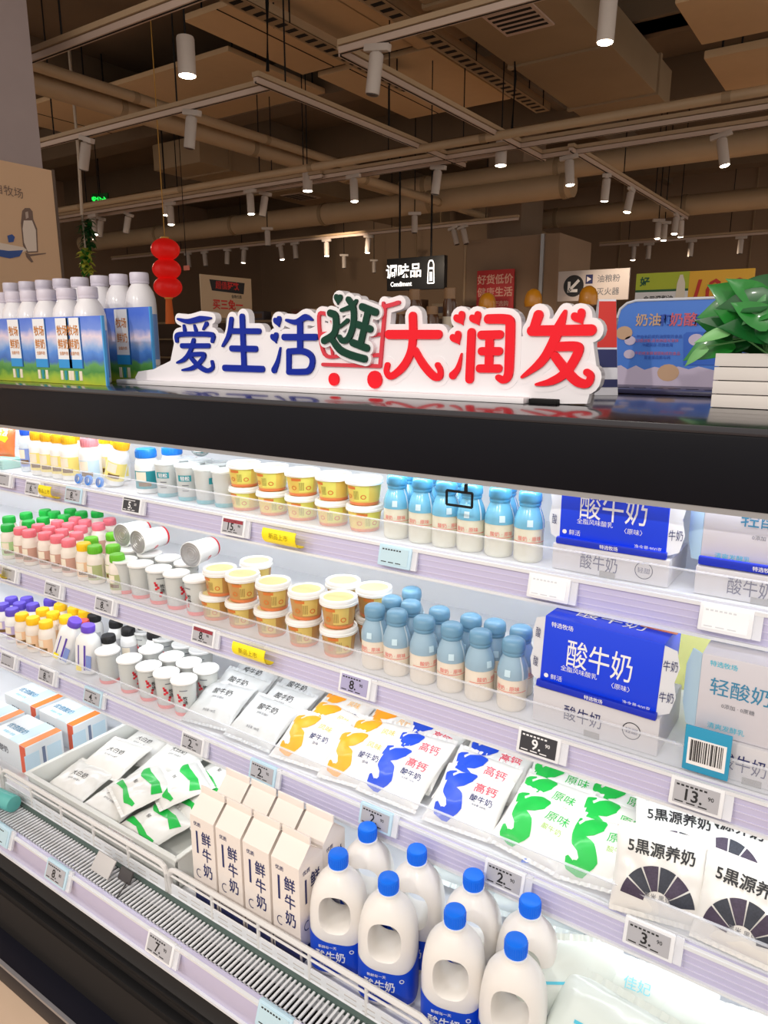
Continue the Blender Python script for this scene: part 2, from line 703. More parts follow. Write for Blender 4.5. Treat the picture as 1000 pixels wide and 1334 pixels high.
# hung panel at upper left, its lit look put into the light tone
p = atZ(270, 120, 4.3)
mb = MB().box((0, 0, 0), (2.2, 1.5, 0.05), M('tan_hung_panel', (206, 174, 134)), 0.01)
for sx in (-1, 1):
    for sy in (-1, 1):
        mb.cyl((sx, sy * 0.6, 0.02), (sx, sy * 0.6, 0.4), 0.008, BLACKM, 6)
thing('ceiling_panel', 'brown hung ceiling panel above the lit lamp at upper left', 'ceiling panel', [('panel', mb)], p)
for (px, py), w_, d_, lab in (((545, 112), 1.3, 1.7, 'brown hung ceiling panel behind the cable tray at centre'),
                              ((395, 40), 1.3, 1.5, 'brown hung ceiling panel at the top left of centre'),
                              ((110, 150), 1.6, 1.2, 'brown hung ceiling panel behind the thick pipes at left'),
                              ((548, 15), 0.8, 1.2, 'brown hung ceiling panel at the top edge right of centre')):
    p = atZ(px, py, 4.2)  # more light-toned panels, added for contrast with the darkened slab
    mb = MB().box((0, 0, 0), (w_, d_, 0.05), M('tan_hung_panel', (206, 174, 134)), 0.01)
    mb.b2((-w_ * 0.2, -d_ / 2, -0.028), (-w_ * 0.19, d_ / 2, -0.024), BLACKM)
    for sx in (-1, 1):
        for sy in (-1, 1):
            mb.cyl((sx * w_ * 0.45, sy * d_ * 0.4, 0.02), (sx * w_ * 0.45, sy * d_ * 0.4, 0.5), 0.008, BLACKM, 6)
    thing('ceiling_panel', lab, 'ceiling panel', [('panel', mb)], p)
# cables
for pts, lab in (([(352, 30), (349, 60), (350, 85), (349, 108)], 'black cable hanging above the upper left lamp track'),
                 ([(655, 120), (661, 140), (662, 160), (666, 182)], 'black cable hanging beside the duct grille right of centre')):
    pw_ = [atZ(x, y, ZT) for x, y in pts]
    e = pw_[-1] + Vector((0, 0, 0.07))
    mb = MB().tube([e + Vector((0.02, 0, 1.2)), e + Vector((-0.02, 0, 0.8)), e + Vector((0.015, 0, 0.4)), e], 0.012, BLACKM)
    tag(link('hanging_cable', mb.mesh('hanging_cable')), lab, 'cable')


# ------------------------------------------------------------------ track lamps
def lamp_parts(lit, L, r):
    def build():
        base = MB().box((0, 0, -0.02), (0.17, 0.045, 0.04), LAMPB, 0.006)
        base.box((0, 0, -0.055), (0.05, 0.03, 0.05), LAMPB, 0.004)
        body = MB()
        body.lathe([(r * 0.9, -0.05), (r, -0.06), (r, -0.06 - L), (r * 0.92, -0.062 - L), (r * 0.86, -0.05 - L)], LAMPB, 20, close=False)
        body.lathe([(r * 0.9, -0.05), (0.001, -0.045)], LAMPB, 20, close=False)
        lens = MB().lathe([(r * 0.88, -0.058 - L), (r * 0.86, -0.066 - L), (r * 0.6, -0.071 - L), (0.0001, -0.073 - L)], LENS if lit else M('unlit_lamp_lens', (70, 60, 54), 0.3), 20, close=False)
        return [('track_adapter', base), ('lamp_head', body), ('lens', lens, 1)]
    return build


LAMPS = [  # mount px, tilt x, tilt y (degrees), lit, big, where
    ((492, 78), 0, -9, 0, 'pale unlit track lamp hanging right of the ceiling centre'),
    ((113, 176), 0, -20, 0, 'pale unlit track lamp nearest the left column'),
    ((250, 140), 0, -12, 0, 'pale unlit track lamp left of the ceiling centre'),
    ((795, -22), 0, -2, 1, 'white track lamp cut by the top edge'),
    ((740, 216), 0, 6, 1, 'lit track lamp above the arrow sign'),
    ((790, 238), 6, 10, 1, 'lit track lamp first on the right-hand cross track'),
    ((822, 256), 6, -6, 1, 'lit track lamp second on the right-hand cross track'),
    ((938, 180), 0, 12, 1, 'bright lit track lamp nearest the right edge'),
    ((460, 224), 0, 3, 1, 'lit track lamp above the middle of the big sign'),
    ((325, 244), 0, 2, 1, 'lit track lamp left of the paired lamps at mid ceiling'),
    ((346, 256), 0, -14, 0, 'unlit track lamp right beside a lit one at mid ceiling'),
    ((571, 222), 0, -8, 0, 'unlit track lamp left of the far column'),
    ((221, 262), 0, 0, 1, 'lit track lamp above the red lanterns'),
    ((120, 278), 0, 4, 1, 'lit track lamp above the hanging plant'),
    ((132, 288), 0, -16, 0, 'unlit track lamp just right of the hanging plant'),
    ((168, 281), 0, -20, 0, 'unlit track lamp midway between plant and lanterns'),
    ((244, 323), 0, 4, 0, 'small distant unlit lamp right of the red lanterns'),
    ((266, 326), 0, 4, 0, 'small distant unlit lamp above the price banner, left one'),
    ((296, 325), 0, -6, 0, 'small distant unlit lamp above the price banner, right one'),
    ((318, 324), 0, -8, 1, 'small distant lit lamp right of the price banner'),
    ((348, 296), 0, 6, 0, 'small distant unlit lamp alone under the thick left pipe'),
    ((365, 320), 0, 8, 1, 'small distant lit lamp, first of the mid wall row'),
    ((384, 322), 0, 4, 0, 'small distant unlit lamp right of the first lit wall lamp'),
    ((425, 308), 0, 0, 1, 'small distant lit lamp just left of above the green character'),
    ((448, 331), 0, 2, 0, 'small distant unlit lamp left of the black hanging sign'),
    ((480, 317), 0, -6, 1, 'small distant lit lamp nearest the black hanging sign'),
    ((487, 338), 0, 0, 0, 'small distant unlit lamp touching the black hanging sign'),
    ((540, 276), 0, 8, 0, 'small distant unlit lamp under the pipe end above black sign'),
    ((590, 289), 0, 16, 0, 'small distant unlit lamp left of the far column, left of pair'),
    ((602, 294), 0, 16, 0, 'small distant unlit lamp left of the far column, right of pair'),
    ((825, 325), 0, 0, 1, 'small distant lit lamp above the arrow sign'),
    ((845, 320), 0, 0, 0, 'small distant unlit lamp left over the yellow price banner'),
    ((900, 317), 0, 0, 0, 'small distant unlit lamp over the yellow price banner middle'),
    ((965, 312), 0, 0, 0, 'small distant unlit lamp over the yellow price banner right'),
    ((858, 285), 0, 14, 1, 'small distant lit lamp, first of the close group of four'),
    ((866, 288), 0, 8, 1, 'small distant lit lamp, second of the close group of four'),
    ((880, 292), 0, -8, 1, 'small distant lit lamp, third of the close group of four'),
    ((886, 297), 0, 10, 1, 'small distant lit lamp, last of the close group of four'),
]
def rod_lamp(k):
    def build():
        q = lamp_parts(k, 0.2, 0.042)()
        return q + [('hanger_rod', MB().cyl((0, 0, -0.01), (0, 0, 1.41), 0.007, BLACKM, 6))]
    return build


for k_ in (0, 1):
    BUILD['lamp%d' % k_] = lamp_parts(k_, 0.2, 0.042)
    BUILD['rodlamp%d' % k_] = rod_lamp(k_)
for px, tx_, ty_, lit, lab in LAMPS:
    p = atZ(px[0], px[1], ZT)
    best = None
    for Yt, x0_, x1_, z_ in TRACKS_X:
        q = atY(px[0], px[1], Yt)
        e = abs(q.z - z_)
        if x0_ < q.x < x1_ and e < 0.16 and (best is None or e < best[0]):
            best = (e, Vector((q.x, Yt, z_)), 0)
    for Xt, y0_, y1_, z_ in TRACKS_Y:
        q = atX(px[0], px[1], Xt)
        e = abs(q.z - z_)
        if y0_ < q.y < y1_ and e < 0.16 and (best is None or e < best[0]):
            best = (e, Vector((Xt, q.y, z_)), 1)
    if best:
        o = put('lamp%d' % lit, 'track_lamp', lab, 'lamp', best[1], (math.radians(tx_), math.radians(-ty_), math.pi / 2 if best[2] else 0))
    else:
        o = put('rodlamp%d' % lit, 'track_lamp', lab, 'lamp', p, (0, math.radians(-ty_ * 0.0), YAW))
# big downlights (wide cylinders)
def downlight():
    b = MB().lathe([(0.048, 0), (0.052, -0.01), (0.052, -0.2), (0.05, -0.205), (0.046, -0.19)], LAMPB, 24, close=False)
    b.lathe([(0.0001, 0.001), (0.048, 0)], LAMPB, 24, close=False)
    l = MB().lathe([(0.048, -0.2), (0.047, -0.208), (0.03, -0.213), (0.0001, -0.215)], LENS, 24, close=False)
    s_ = MB().cyl((0, 0, 0), (0, 0, 1.3), 0.006, BLACKM, 6)
    return [('housing', b), ('lens', l), ('hanger_rod', s_)]


BUILD['down'] = downlight
for px, z, lab in (((241, 48), 3.35, 'large lit downlight hanging at the upper left'),
                   ((653, 184), 3.4, 'large lit downlight left of the air duct grille'),
                   ((400, 222), 3.4, 'large lit downlight left of centre on the long conduit'),
                   ((216, 258), 3.4, 'large lit downlight behind the lamp above the lanterns')):
    put('down', 'downlight', lab, 'lamp', atZ(px[0], px[1], z))


def spot(loc, target, w, ang=70, col=WARM):
    l = bpy.data.lights.new('lamp_beam', 'SPOT')
    l.energy = w * SPOT
    l.spot_size = math.radians(ang)
    l.spot_blend = 0.6
    l.color = col
    l.shadow_soft_size = 0.04
    o = bpy.data.objects.new('lamp_beam', l)
    COL.objects.link(o)
    o.location = loc
    d = Vector(target) - Vector(loc)
    o.rotation_euler = d.to_track_quat('-Z', 'Y').to_euler()


for px, z, tgt, wv in (((241, 78), 3.05, (-3.5, 3.2, 0), 90), ((735, 246), 3.0, (-2.2, 9, 1.5), 90), ((930, 216), 3.0, (-1.0, 8, 1.0), 90),
                       ((425, 322), 2.98, (-9, 14, 2.4), 60), ((318, 338), 2.98, (-9.5, 13, 2.2), 60), ((825, 338), 2.98, (-1.6, 13, 2), 60),
                       ((458, 250), 3.0, (-5, 8.5, 1), 80), ((653, 205), 3.1, (-2.6, 7, 0), 80), ((120, 300), 3.0, (-8, 6, 0.5), 60)):
    spot(atZ(px[0], px[1], z), tgt, wv)
spot(atZ(120, 300, 3.0), atY(112, 335, 5.2), 25, 40)
# store lamps over the aisle, behind and above the viewer
for x in (-2.4, -0.9, 0.6):
    spot((x, -1.3, 2.9), (x - 0.1, 1.2, 0.4), 41, 80, (1.0, 0.94, 0.86))

# ================================================================== REFRIGERATED CASE
XA, XB = -4.4, 1.6
YB = 1.74           # inner back
ZS = {'A': 1.17, 'B': 0.88, 'C': 0.59, 'D': 0.30}
YS = {'A': 1.35, 'B': 1.25, 'C': 1.20, 'D': 0.86}
ZTOP = 1.485
body = MB()
body.b2((XA, YB, 0.1), (XB, YB + 0.03, 1.46), SHELFW)
back = body
canopy = MB()
canopy.b2((XA, 1.30, 1.347), (XB, 1.36, ZTOP - 0.012), BLACK, 0.006)
canopy.b2((XA, 1.305, 1.337), (XB, 1.365, 1.35), STEEL)
canopy.b2((XA, 1.298, ZTOP - 0.014), (XB, 2.42, ZTOP), M('black_gloss_top', (34, 32, 38), 0.18, coat=0.3), 0.003)
canopy.b2((XA, 1.36, 1.40), (XB, 1.74, 1.41), SHELFW)
canopy.b2((XA, 1.77, 0.1), (XB, 2.40, ZTOP - 0.02), BLACK)
plinth = MB()
KICK = M('dark_plinth', (32, 29, 28), 0.5, spec=0.25)
plinth.b2((XA, 0.90, 0.02), (XB, 1.9, 0.24), KICK)
plinth.poly([(0.855, 0.256), (0.90, 0.256), (0.90, 0.02), (0.80, 0.02), (0.80, 0.10), (0.835, 0.17), (0.835, 0.215), (0.845, 0.225)], KICK, (XB, 0, 0), (0, 1, 0), (0, 0, 1), XB - XA)
plinth.b2((XA, 0.826, 0.200), (XB, 0.84, 0.212), BLACKM, 0.004)
plinth.b2((XA, 0.815, 0.150), (XB, 0.84, 0.172), BLACKM, 0.005)
plinth.b2((XA, 0.735, 0.0), (XB, 0.90, 0.062), M('navy_black_skirt', (20, 20, 30), 0.35, spec=0.2), 0.004)
plinth.b2((XA, 0.733, 0.058), (XB, 0.742, 0.066), STEEL)
deck = MB()
deck.b2((XA, 0.96, 0.262), (XB, YB, 0.30), SHELFW)
# slotted front ledge of the deck
deck.b2((XA, 0.94, 0.262), (XB, 0.962, 0.325), SHELFW)
grille = MB()
GZ = 0.325
grille.b2((XA, 0.865, 0.27), (XB, 0.945, 0.275), BLACKM)
grille.b2((XA, 0.862, GZ - 0.012), (XB, 0.87, GZ), SHELFW)
grille.b2((XA, 0.936, GZ - 0.012), (XB, 0.946, GZ + 0.004), M('grey_green_trim', (74, 92, 86), 0.4))
x = -2.6
while x < 0.2:
    grille.b2((x, 0.866, GZ - 0.004), (x + 0.0052, 0.94, GZ), SHELFW)
    x += 0.0125
rail = MB()
rail.b2((XA, 0.848, 0.252), (XB, 0.862, 0.335), RAIL, 0.002)
rail.b2((XA, 0.842, 0.252), (XB, 0.85, 0.258), SHELFW)
rail.b2((XA, 0.842, 0.33), (XB, 0.85, 0.336), SHELFW)
case_parts = [('back_panel', back), ('canopy', canopy), ('plinth', plinth), ('deck', deck), ('air_grille', grille), ('price_rail', rail)]
for k in 'ABC':
    z, y = ZS[k], YS[k]
    s_ = MB()
    s_.b2((XA, y, z - 0.022), (XB, YB, z), SHELFW)
    for xb in (-3.9, -2.95, -2.0, -1.05, 0.3):
        s_.poly([(y + 0.02, z - 0.022), (YB, z - 0.022), (YB, z - 0.06)], SHELFW, (xb, 0, 0), (0, 1, 0), (0, 0, 1), 0.006)
    r_ = MB()
    r_.b2((XA, y - 0.012, z - 0.066), (XB, y, z - 0.004), RAIL, 0.002)
    r_.b2((XA, y - 0.018, z - 0.068), (XB, y - 0.01, z - 0.062), SHELFW)
    r_.b2((XA, y - 0.018, z - 0.008), (XB, y - 0.01, z - 0.001), SHELFW)
    for zz in (0.022, 0.036, 0.05):
        r_.b2((XA, y - 0.0135, z - zz - 0.001), (XB, y - 0.011, z - zz + 0.001), M('rail_ridge', (212, 208, 232), 0.3))
    g_ = MB()
    g_.b2((XA, y + 0.004, z), (XB, y + 0.007, z + 0.045), CLEAR)
    g_.b2((XA, y + 0.003, z + 0.045), (XB, y + 0.008, z + 0.0475), clear_mat('clear_edge2', (245, 248, 255), 0.62))
    l_ = MB()
    l_.b2((XA, y + 0.03, z - 0.03), (XB, y + 0.06, z - 0.022), WHITE)
    n = len(case_parts)
    case_parts += [('shelf', s_), ('price_rail', r_, n), ('clear_guard', g_, n), ('lamp_strip', l_, n)]
thing('refrigerated_case', 'long open refrigerated dairy case with black canopy and white shelves', 'fridge', case_parts)
XL = (XA + XB) / 2
for nm, y, z, rx, wv in (('canopy_led', 1.375, 1.385, 28, 47), ('upper_shelf_led', 1.395, 1.138, 25, 44), ('middle_shelf_led', 1.295, 0.848, 22, 44), ('lower_shelf_led', 1.25, 0.558, 12, 24)):
    area(nm, (XL, y, z), (math.radians(rx), 0, 0), XB - XA, 0.03, wv * LED, COOL)


# ------------------------------------------------------------------ fence on the deck
def fence_panel(x0, x1, lab):
    mb = MB()
    zt, zb, y = 0.398, 0.322, 0.952
    W_ = M('white_wire', (222, 220, 218), 0.35)
    r0 = 0.02
    pts = [(x0, y, zb), (x0, y, zt - r0), (x0 + r0 * 0.3, y, zt - r0 * 0.3), (x0 + r0, y, zt), (x1 - r0, y, zt), (x1 - r0 * 0.3, y, zt - r0 * 0.3), (x1, y, zt - r0), (x1, y, zb)]
    mb.tube(pts, 0.0065, W_)
    mb.cyl((x0, y, 0.378), (x1, y, 0.378), 0.0028, W_, 8)
    mb.b2((x0, y - 0.002, zb), (x1, y + 0.002, zb + 0.034), SHELFW)
    xx = x0 + 0.03
    while xx < x1 - 0.05:
        for zz in (zb + 0.01, zb + 0.022):
            mb.b2((xx, y - 0.0025, zz), (xx + 0.03, y - 0.0018, zz + 0.003), M('grey_card', (196, 192, 190), 0.5))
        xx += 0.045
    n = 5
    for i in range(1, n):
        xx = x0 + (x1 - x0) * i / n
        mb.cyl((xx, y, zb), (xx, y, zt), 0.004, W_, 8)
    mb.b2((x0, y - 0.014, zb - 0.001), (x1, y + 0.006, zb + 0.006), SHELFW)
    return thing('wire_fence', lab, 'fence', [('wire_frame', mb)], group='wire fences on the deck front')


fx = [-2.75, -2.01, -1.275, -0.54, 0.2]
for i, lab in enumerate(['white wire fence in front of the boxed yogurts, leftmost', 'white wire fence in front of the white tray of pouches',
                         'white wire fence in front of the milk cartons and jugs', 'white wire fence before the bagged yogurts at bottom right']):
    fence_panel(fx[i] + 0.006, fx[i + 1] - 0.006, lab)
# price holder and clip on the grille
p = atZ(135, 1135, 0.33)
mb = MB().box((0, 0, 0.02), (0.07, 0.004, 0.045), M('grey_card', (196, 192, 190), 0.5), 0.001, (-0.7, 0, 0))
thing('price_card', 'small grey price card lying on the air grille', 'price tag', [('card', mb)], (p.x, 0.905, 0.327))
p = atZ(165, 1147, 0.33)
mb = MB().box((0, 0, 0.018), (0.045, 0.006, 0.03), M('dark_clip', (66, 62, 62), 0.4), 0.002, (-0.5, 0, 0)).cyl((0.012, -0.004, 0.01), (0.03, -0.05, 0.004), 0.002, M('dark_clip', (66, 62, 62)), 6)
thing('grille_clip', 'small dark clip standing on the air grille', 'clip', [('clip', mb)], (p.x, 0.915, 0.327))


# ------------------------------------------------------------------ price tags
TAGF = M('tag_white_frame', (232, 234, 238), 0.35)
TAGB = M('tag_pale_blue_frame', (190, 220, 236), 0.35)
SCR = M('tag_grey_screen', (176, 176, 182), 0.4)
SCRD = M('tag_dark_screen', (52, 52, 58), 0.4)
SCRL = M('tag_lilac_screen', (168, 164, 200), 0.4)
SCR_GLARE = M('tag_glare_screen', (244, 246, 250), 0.25)  # white glare painted into the screen colour
SCRB = M('tag_blue_screen', (188, 216, 228), 0.35)


def price_tag(px, py, row, big, small, style, lab, size=(0.088, 0.05)):
    W_, H_ = size
    Y = YS[row] - 0.02
    p = atY(px, py, Y)
    fr = MB().box((0, 0, 0), (W_, 0.011, H_), TAGB if style in ('blue', 'paleframe') else TAGF, 0.003)
    fr.box((W_ / 2 + 0.007, 0.001, 0), (0.014, 0.006, H_ * 0.98), clear_mat('clear_edge', (245, 248, 255), 0.35))
    fr.box((0, 0.008, H_ * 0.1), (W_ * 0.7, 0.012, H_ * 0.5), SHELFW)
    s_ = MB()
    scr = {'dark': SCRD, 'lilac': SCRL, 'white': SCR_GLARE, 'blue': SCRB}.get(style, SCR)
    ink = M('white_digits', (235, 235, 238), 0.5) if style == 'dark' else INK
    if style == 'white':
        ink = M('glare_faded_digits', (206, 210, 216), 0.5)  # digits paled to go with the painted glare
    s_.box((0, -0.0058, 0), (W_ * 0.84, 0.0016, H_ * 0.76), scr)
    yy = -0.0070
    if style == 'red':
        s_.box((0, -0.0067, H_ * 0.27), (W_ * 0.82, 0.0006, H_ * 0.18), M('tag_red_bar', (150, 42, 56), 0.4))
    for j in range(7):
        x0 = -W_ * 0.38 + j * W_ * 0.085
        s_.box((x0 + W_ * 0.03, -0.0067, H_ * 0.27), (W_ * 0.055, 0.0006, H_ * 0.06), M('white_digits', (235, 235, 238)) if style in ('red', 'dark') else ink)
    for j in range(3):
        s_.box((-W_ * 0.3 + j * W_ * 0.22, -0.0067, -H_ * 0.3), (W_ * 0.16, 0.0006, H_ * 0.04), ink)
    if big:
        s_.text(big, H_ * 0.56, ink, (-W_ * 0.04, yy, -H_ * 0.02), (1, 0, 0), (0, 0, 1), 0.02)
        s_.text(small, H_ * 0.2, ink, (W_ * (0.12 + 0.05 * len(big)), yy, H_ * 0.06), (1, 0, 0), (0, 0, 1), 0.01)
    thing('price_tag', lab, 'price tag', [('frame', fr), ('screen', s_)], p, (math.radians(-14 if row != 'D' else -20), 0, 0), 'electronic price tags')


for a in [
    (6, 625, 'A', '', '', 'grey', 'grey price tag on the top rail at the left edge'),
    (44, 636, 'A', '6.', '90', 'grey', 'grey price tag on the top rail under yellow-capped bottles'),
    (97, 645, 'A', '8.', '90', 'paleframe', 'pale blue framed price tag under the white bottle on top shelf'),
    (173, 658, 'A', '5.', '50', 'dark', 'dark screened price tag under the blue-capped jar on top shelf'),
    (305, 686, 'A', '15.', '90', 'red', 'red-barred price tag left of the yellow strip on top rail'),
    (515, 725, 'A', '', '', 'blue', 'pale blue price tag under the bright blue bottles on top rail'),
    (715, 766, 'A', '', '', 'white', 'glaring white price tag under the upper blue carton'),
    (945, 808, 'A', '', '', 'white', 'glaring white price tag at the right end of the top rail'),
    (13, 748, 'B', '', '', 'grey', 'grey price tag on the middle rail at the left edge'),
    (70, 768, 'B', '4.', '90', 'grey', 'grey price tag under the pink-capped bottles on the middle rail'),
    (137, 788, 'B', '8.', '90', 'grey', 'grey price tag between pink caps and cups on middle rail'),
    (266, 828, 'B', '8.', '90', 'red', 'red-barred price tag left of the yellow strip on middle rail'),
    (463, 892, 'B', '8.', '90', 'lilac', 'lilac screened price tag between tubs and frosted bottles'),
    (702, 970, 'B', '9.', '90', 'dark', 'dark price tag reading 9 under the lower blue carton'),
    (907, 1037, 'B', '13.', '90', 'grey', 'grey price tag reading 13 on the middle rail at right'),
    (12, 860, 'C', '', '', 'grey', 'grey price tag on the lower rail at the left edge'),
    (62, 880, 'C', '8.', '50', 'grey', 'grey price tag on the lower rail under yellow caps'),
    (122, 908, 'C', '4.', '90', 'paleframe', 'pale blue framed price tag left of the lower cups'),
    (252, 968, 'C', '2.', '90', 'grey', 'grey price tag right of the lower cups, above green pouches'),
    (343, 1006, 'C', '2.', '90', 'paleframe', 'pale framed price tag above the milk cartons'),
    (490, 1066, 'C', '2.', '90', 'paleframe', 'pale framed price tag reading 2 above the leftmost jugs'),
    (657, 1143, 'C', '2.', '90', 'grey', 'grey price tag reading 2 above the rightmost jugs'),
    (845, 1222, 'C', '3.', '90', 'grey', 'grey price tag reading 3 above the bagged yogurts'),
    (2, 1086, 'D', '', '', 'blue', 'pale blue price tag on the bottom rail at left edge'),
    (75, 1138, 'D', '8.', '80', 'paleframe', 'pale blue framed price tag on the bottom rail at left'),
    (210, 1234, 'D', '7.', '90', 'grey', 'white framed price tag reading 7 on the bottom rail'),
    (358, 1330, 'D', '', '', 'blue', 'pale blue price tag cut by the bottom edge'),
]:
    price_tag(*a)


def promo(px, py, row, lab, W_=0.11):
    p = atY(px, py, YS[row] - 0.03)
    YEL = M('yellow_card', (255, 232, 20), 0.4)
    mb = MB()
    vs, fs = [], []
    n = 10
    for i in range(n + 1):
        t = math.radians(-110 + 150 * i / n)
        yy, zz = -0.026 * math.cos(t), 0.026 * math.sin(t)
        for x_ in (-W_ / 2, W_ / 2):
            vs.append((x_, yy, zz))
    fs = [(2 * i, 2 * i + 1, 2 * i + 3, 2 * i + 2) for i in range(n)]
    b = len(vs)
    vs += [(v[0], v[1] * 0.94, v[2] * 0.94) for v in vs]
    fs += [(b + 2 * i, b + 2 * i + 2, b + 2 * i + 3, b + 2 * i + 1) for i in range(n)]
    fs += [(0, b, b + 1, 1), (2 * n, 2 * n + 1, b + 2 * n + 1, b + 2 * n)]
    mb.add(vs, fs, YEL)
    mb.text('新品上市', 0.016, M('olive_ink', (150, 128, 20), 0.5), (0, -0.0266, 0.0), (1, 0, 0), (0, 0, 1))
    mb.b2((-0.02, 0.0, -0.012), (0.02, 0.02, 0.012), CLEAR)
    thing('promo_strip', lab, 'sign', [('card', mb)], p)


promo(67, 638, 'A', 'short curled yellow strip on the top rail at left', 0.07)
promo(371, 697, 'A', 'curled yellow strip on the top rail under the tubs')
promo(332, 846, 'B', 'curled yellow strip on the middle rail under the tubs')
promo(2, 742, 'B', 'curled yellow strip on the middle rail at left edge', 0.06)

# ================================================================== GOODS: kinds
FACE = math.radians(-56)


def rlin(pts):
    def fn(z):
        for (r0, z0), (r1, z1) in zip(pts, pts[1:]):
            if z0 <= z <= z1:
                return r0 + (r1 - r0) * (z - z0) / max(1e-6, z1 - z0)
        return pts[-1][0]
    return fn


MILK = M('milky_plastic', (232, 222, 206), 0.3, coat=0.4)
MILK2 = M('milky_white_plastic', (222, 220, 200), 0.3, coat=0.4)


def bottle_kind(slv, cap, milk, sleeve_from):
    def build():
        prof = [(0.027, 0), (0.03, 0.003), (0.031, 0.01), (0.031, 0.078), (0.03, 0.088), (0.026, 0.102), (0.0215, 0.112), (0.0195, 0.12), (0.0195, 0.13)]
        b = MB().lathe(prof, milk, 26)
        rf = rlin(prof)
        b.wrap('酸奶 · 原味', 0.011, M('salmon_ink', (228, 110, 104), 0.5), rf, 0.052, FACE, 0.0)
        b.patch(M('salmon_ink', (228, 110, 104)), rf, 0.0435, 0.0447, FACE - 1.4, FACE + 1.4, 14, 1)
        s_ = MB()
        pr = [(rf(z) + 0.0009, z) for z in (sleeve_from, 0.075, 0.083, 0.088, 0.095, 0.103, 0.109, 0.114, 0.119)]
        s_.lathe(pr, slv, 26, close=False)
        rs = lambda z: rf(z) + 0.0012
        s_.patch(M('pale_blue_mark', (200, 226, 238), 0.4), rs, 0.078, 0.092, FACE - 0.2, FACE + 0.18, 4, 3)
        s_.patch(M('painted_highlight', (214, 226, 232), 0.35), rs, sleeve_from, 0.117, FACE + 0.95, FACE + 1.08, 2, 6)  # upright highlight painted as a pale strip on the sleeve
        c_ = MB().lathe([(0.0205, 0.116), (0.0225, 0.118), (0.023, 0.122), (0.0222, 0.1245), (0.0242, 0.127), (0.0245, 0.131), (0.0242, 0.14), (0.0228, 0.146), (0.018, 0.15), (0.009, 0.1515), (0.0001, 0.152)], cap, 26)
        return [('bottle', b), ('shrink_sleeve', s_), ('cap', c_)]
    return build


BUILD['frost'] = bottle_kind(M('dusty_blue_film', (150, 180, 200), 0.3, coat=0.4), M('dusty_blue_cap', (106, 152, 182), 0.4, coat=0.2), MILK, 0.070)
BUILD['bright'] = bottle_kind(M('sky_blue_film', (110, 180, 212), 0.25, coat=0.4), M('sky_blue_cap', (84, 164, 206), 0.35, coat=0.3), MILK2, 0.072)


def cup_kind(base, tealbox):
    def build():
        pr = [(0.028, 0.0), (0.0295, 0.004), (0.0305, 0.02), (0.0345, 0.094), (0.035, 0.098)]
        rf = rlin(pr)
        b = MB().lathe(pr, clear_mat('frosted_cup', (222, 226, 224), 0.3, 0.15), 26)
        b.lathe([(0.0265, 0.006), (0.0325, 0.088)], M('yogurt_white', (212, 212, 206), 0.5), 24)
        b.lathe([(0.0285, 0.0), (0.0302, 0.004), (0.0309, 0.012)], base, 26, close=False)
        if tealbox:
            b.patch(M('teal_print', (40, 148, 158), 0.4), rf, 0.058, 0.076, FACE - 0.65, FACE + 0.55, 8, 2)
            b.wrap('轻松', 0.014, M('white_digits', (235, 235, 238)), lambda z: rf(z) + 0.0008, 0.067, FACE, 0.02)
            for j in range(3):
                b.patch(GREYI, rf, 0.045 - j * 0.008, 0.048 - j * 0.008, FACE - 0.3, FACE + 0.3, 4, 1)
        else:
            rk = R.random
            for j, (da, z, rr) in enumerate([(-0.2, 0.06, 0.0042), (-0.05, 0.052, 0.0038), (-0.24, 0.048, 0.0034), (0.18, 0.036, 0.004), (0.1, 0.027, 0.0036), (-0.3, 0.067, 0.003)]):
                b.patch(REDI if j % 3 else M('deep_red_ink', (186, 24, 44), 0.5), rf, z - rr, z + rr, FACE + da - rr / 0.033, FACE + da + rr / 0.033, 3, 2)
            b.wrap('牧场', 0.013, INK, rf, 0.056, FACE + 0.3, 0.015, 1, True)
            b.patch(GREYI, rf, 0.078, 0.081, FACE - 0.15, FACE + 0.5, 5, 1)
        l_ = MB().lathe([(0.0355, 0.0955), (0.0378, 0.097), (0.0378, 0.102), (0.0355, 0.1035), (0.034, 0.1025), (0.012, 0.1018), (0.0001, 0.1018)], WHITE if not tealbox else clear_mat('clear_lid', (240, 244, 244), 0.35, 0.1), 28, close=False)
        return [('cup', b), ('lid', l_)]
    return build


BUILD['redcup'] = cup_kind(M('coral_base', (238, 120, 116), 0.4), False)
BUILD['tealcup'] = cup_kind(M('teal_base', (96, 176, 186), 0.4), True)


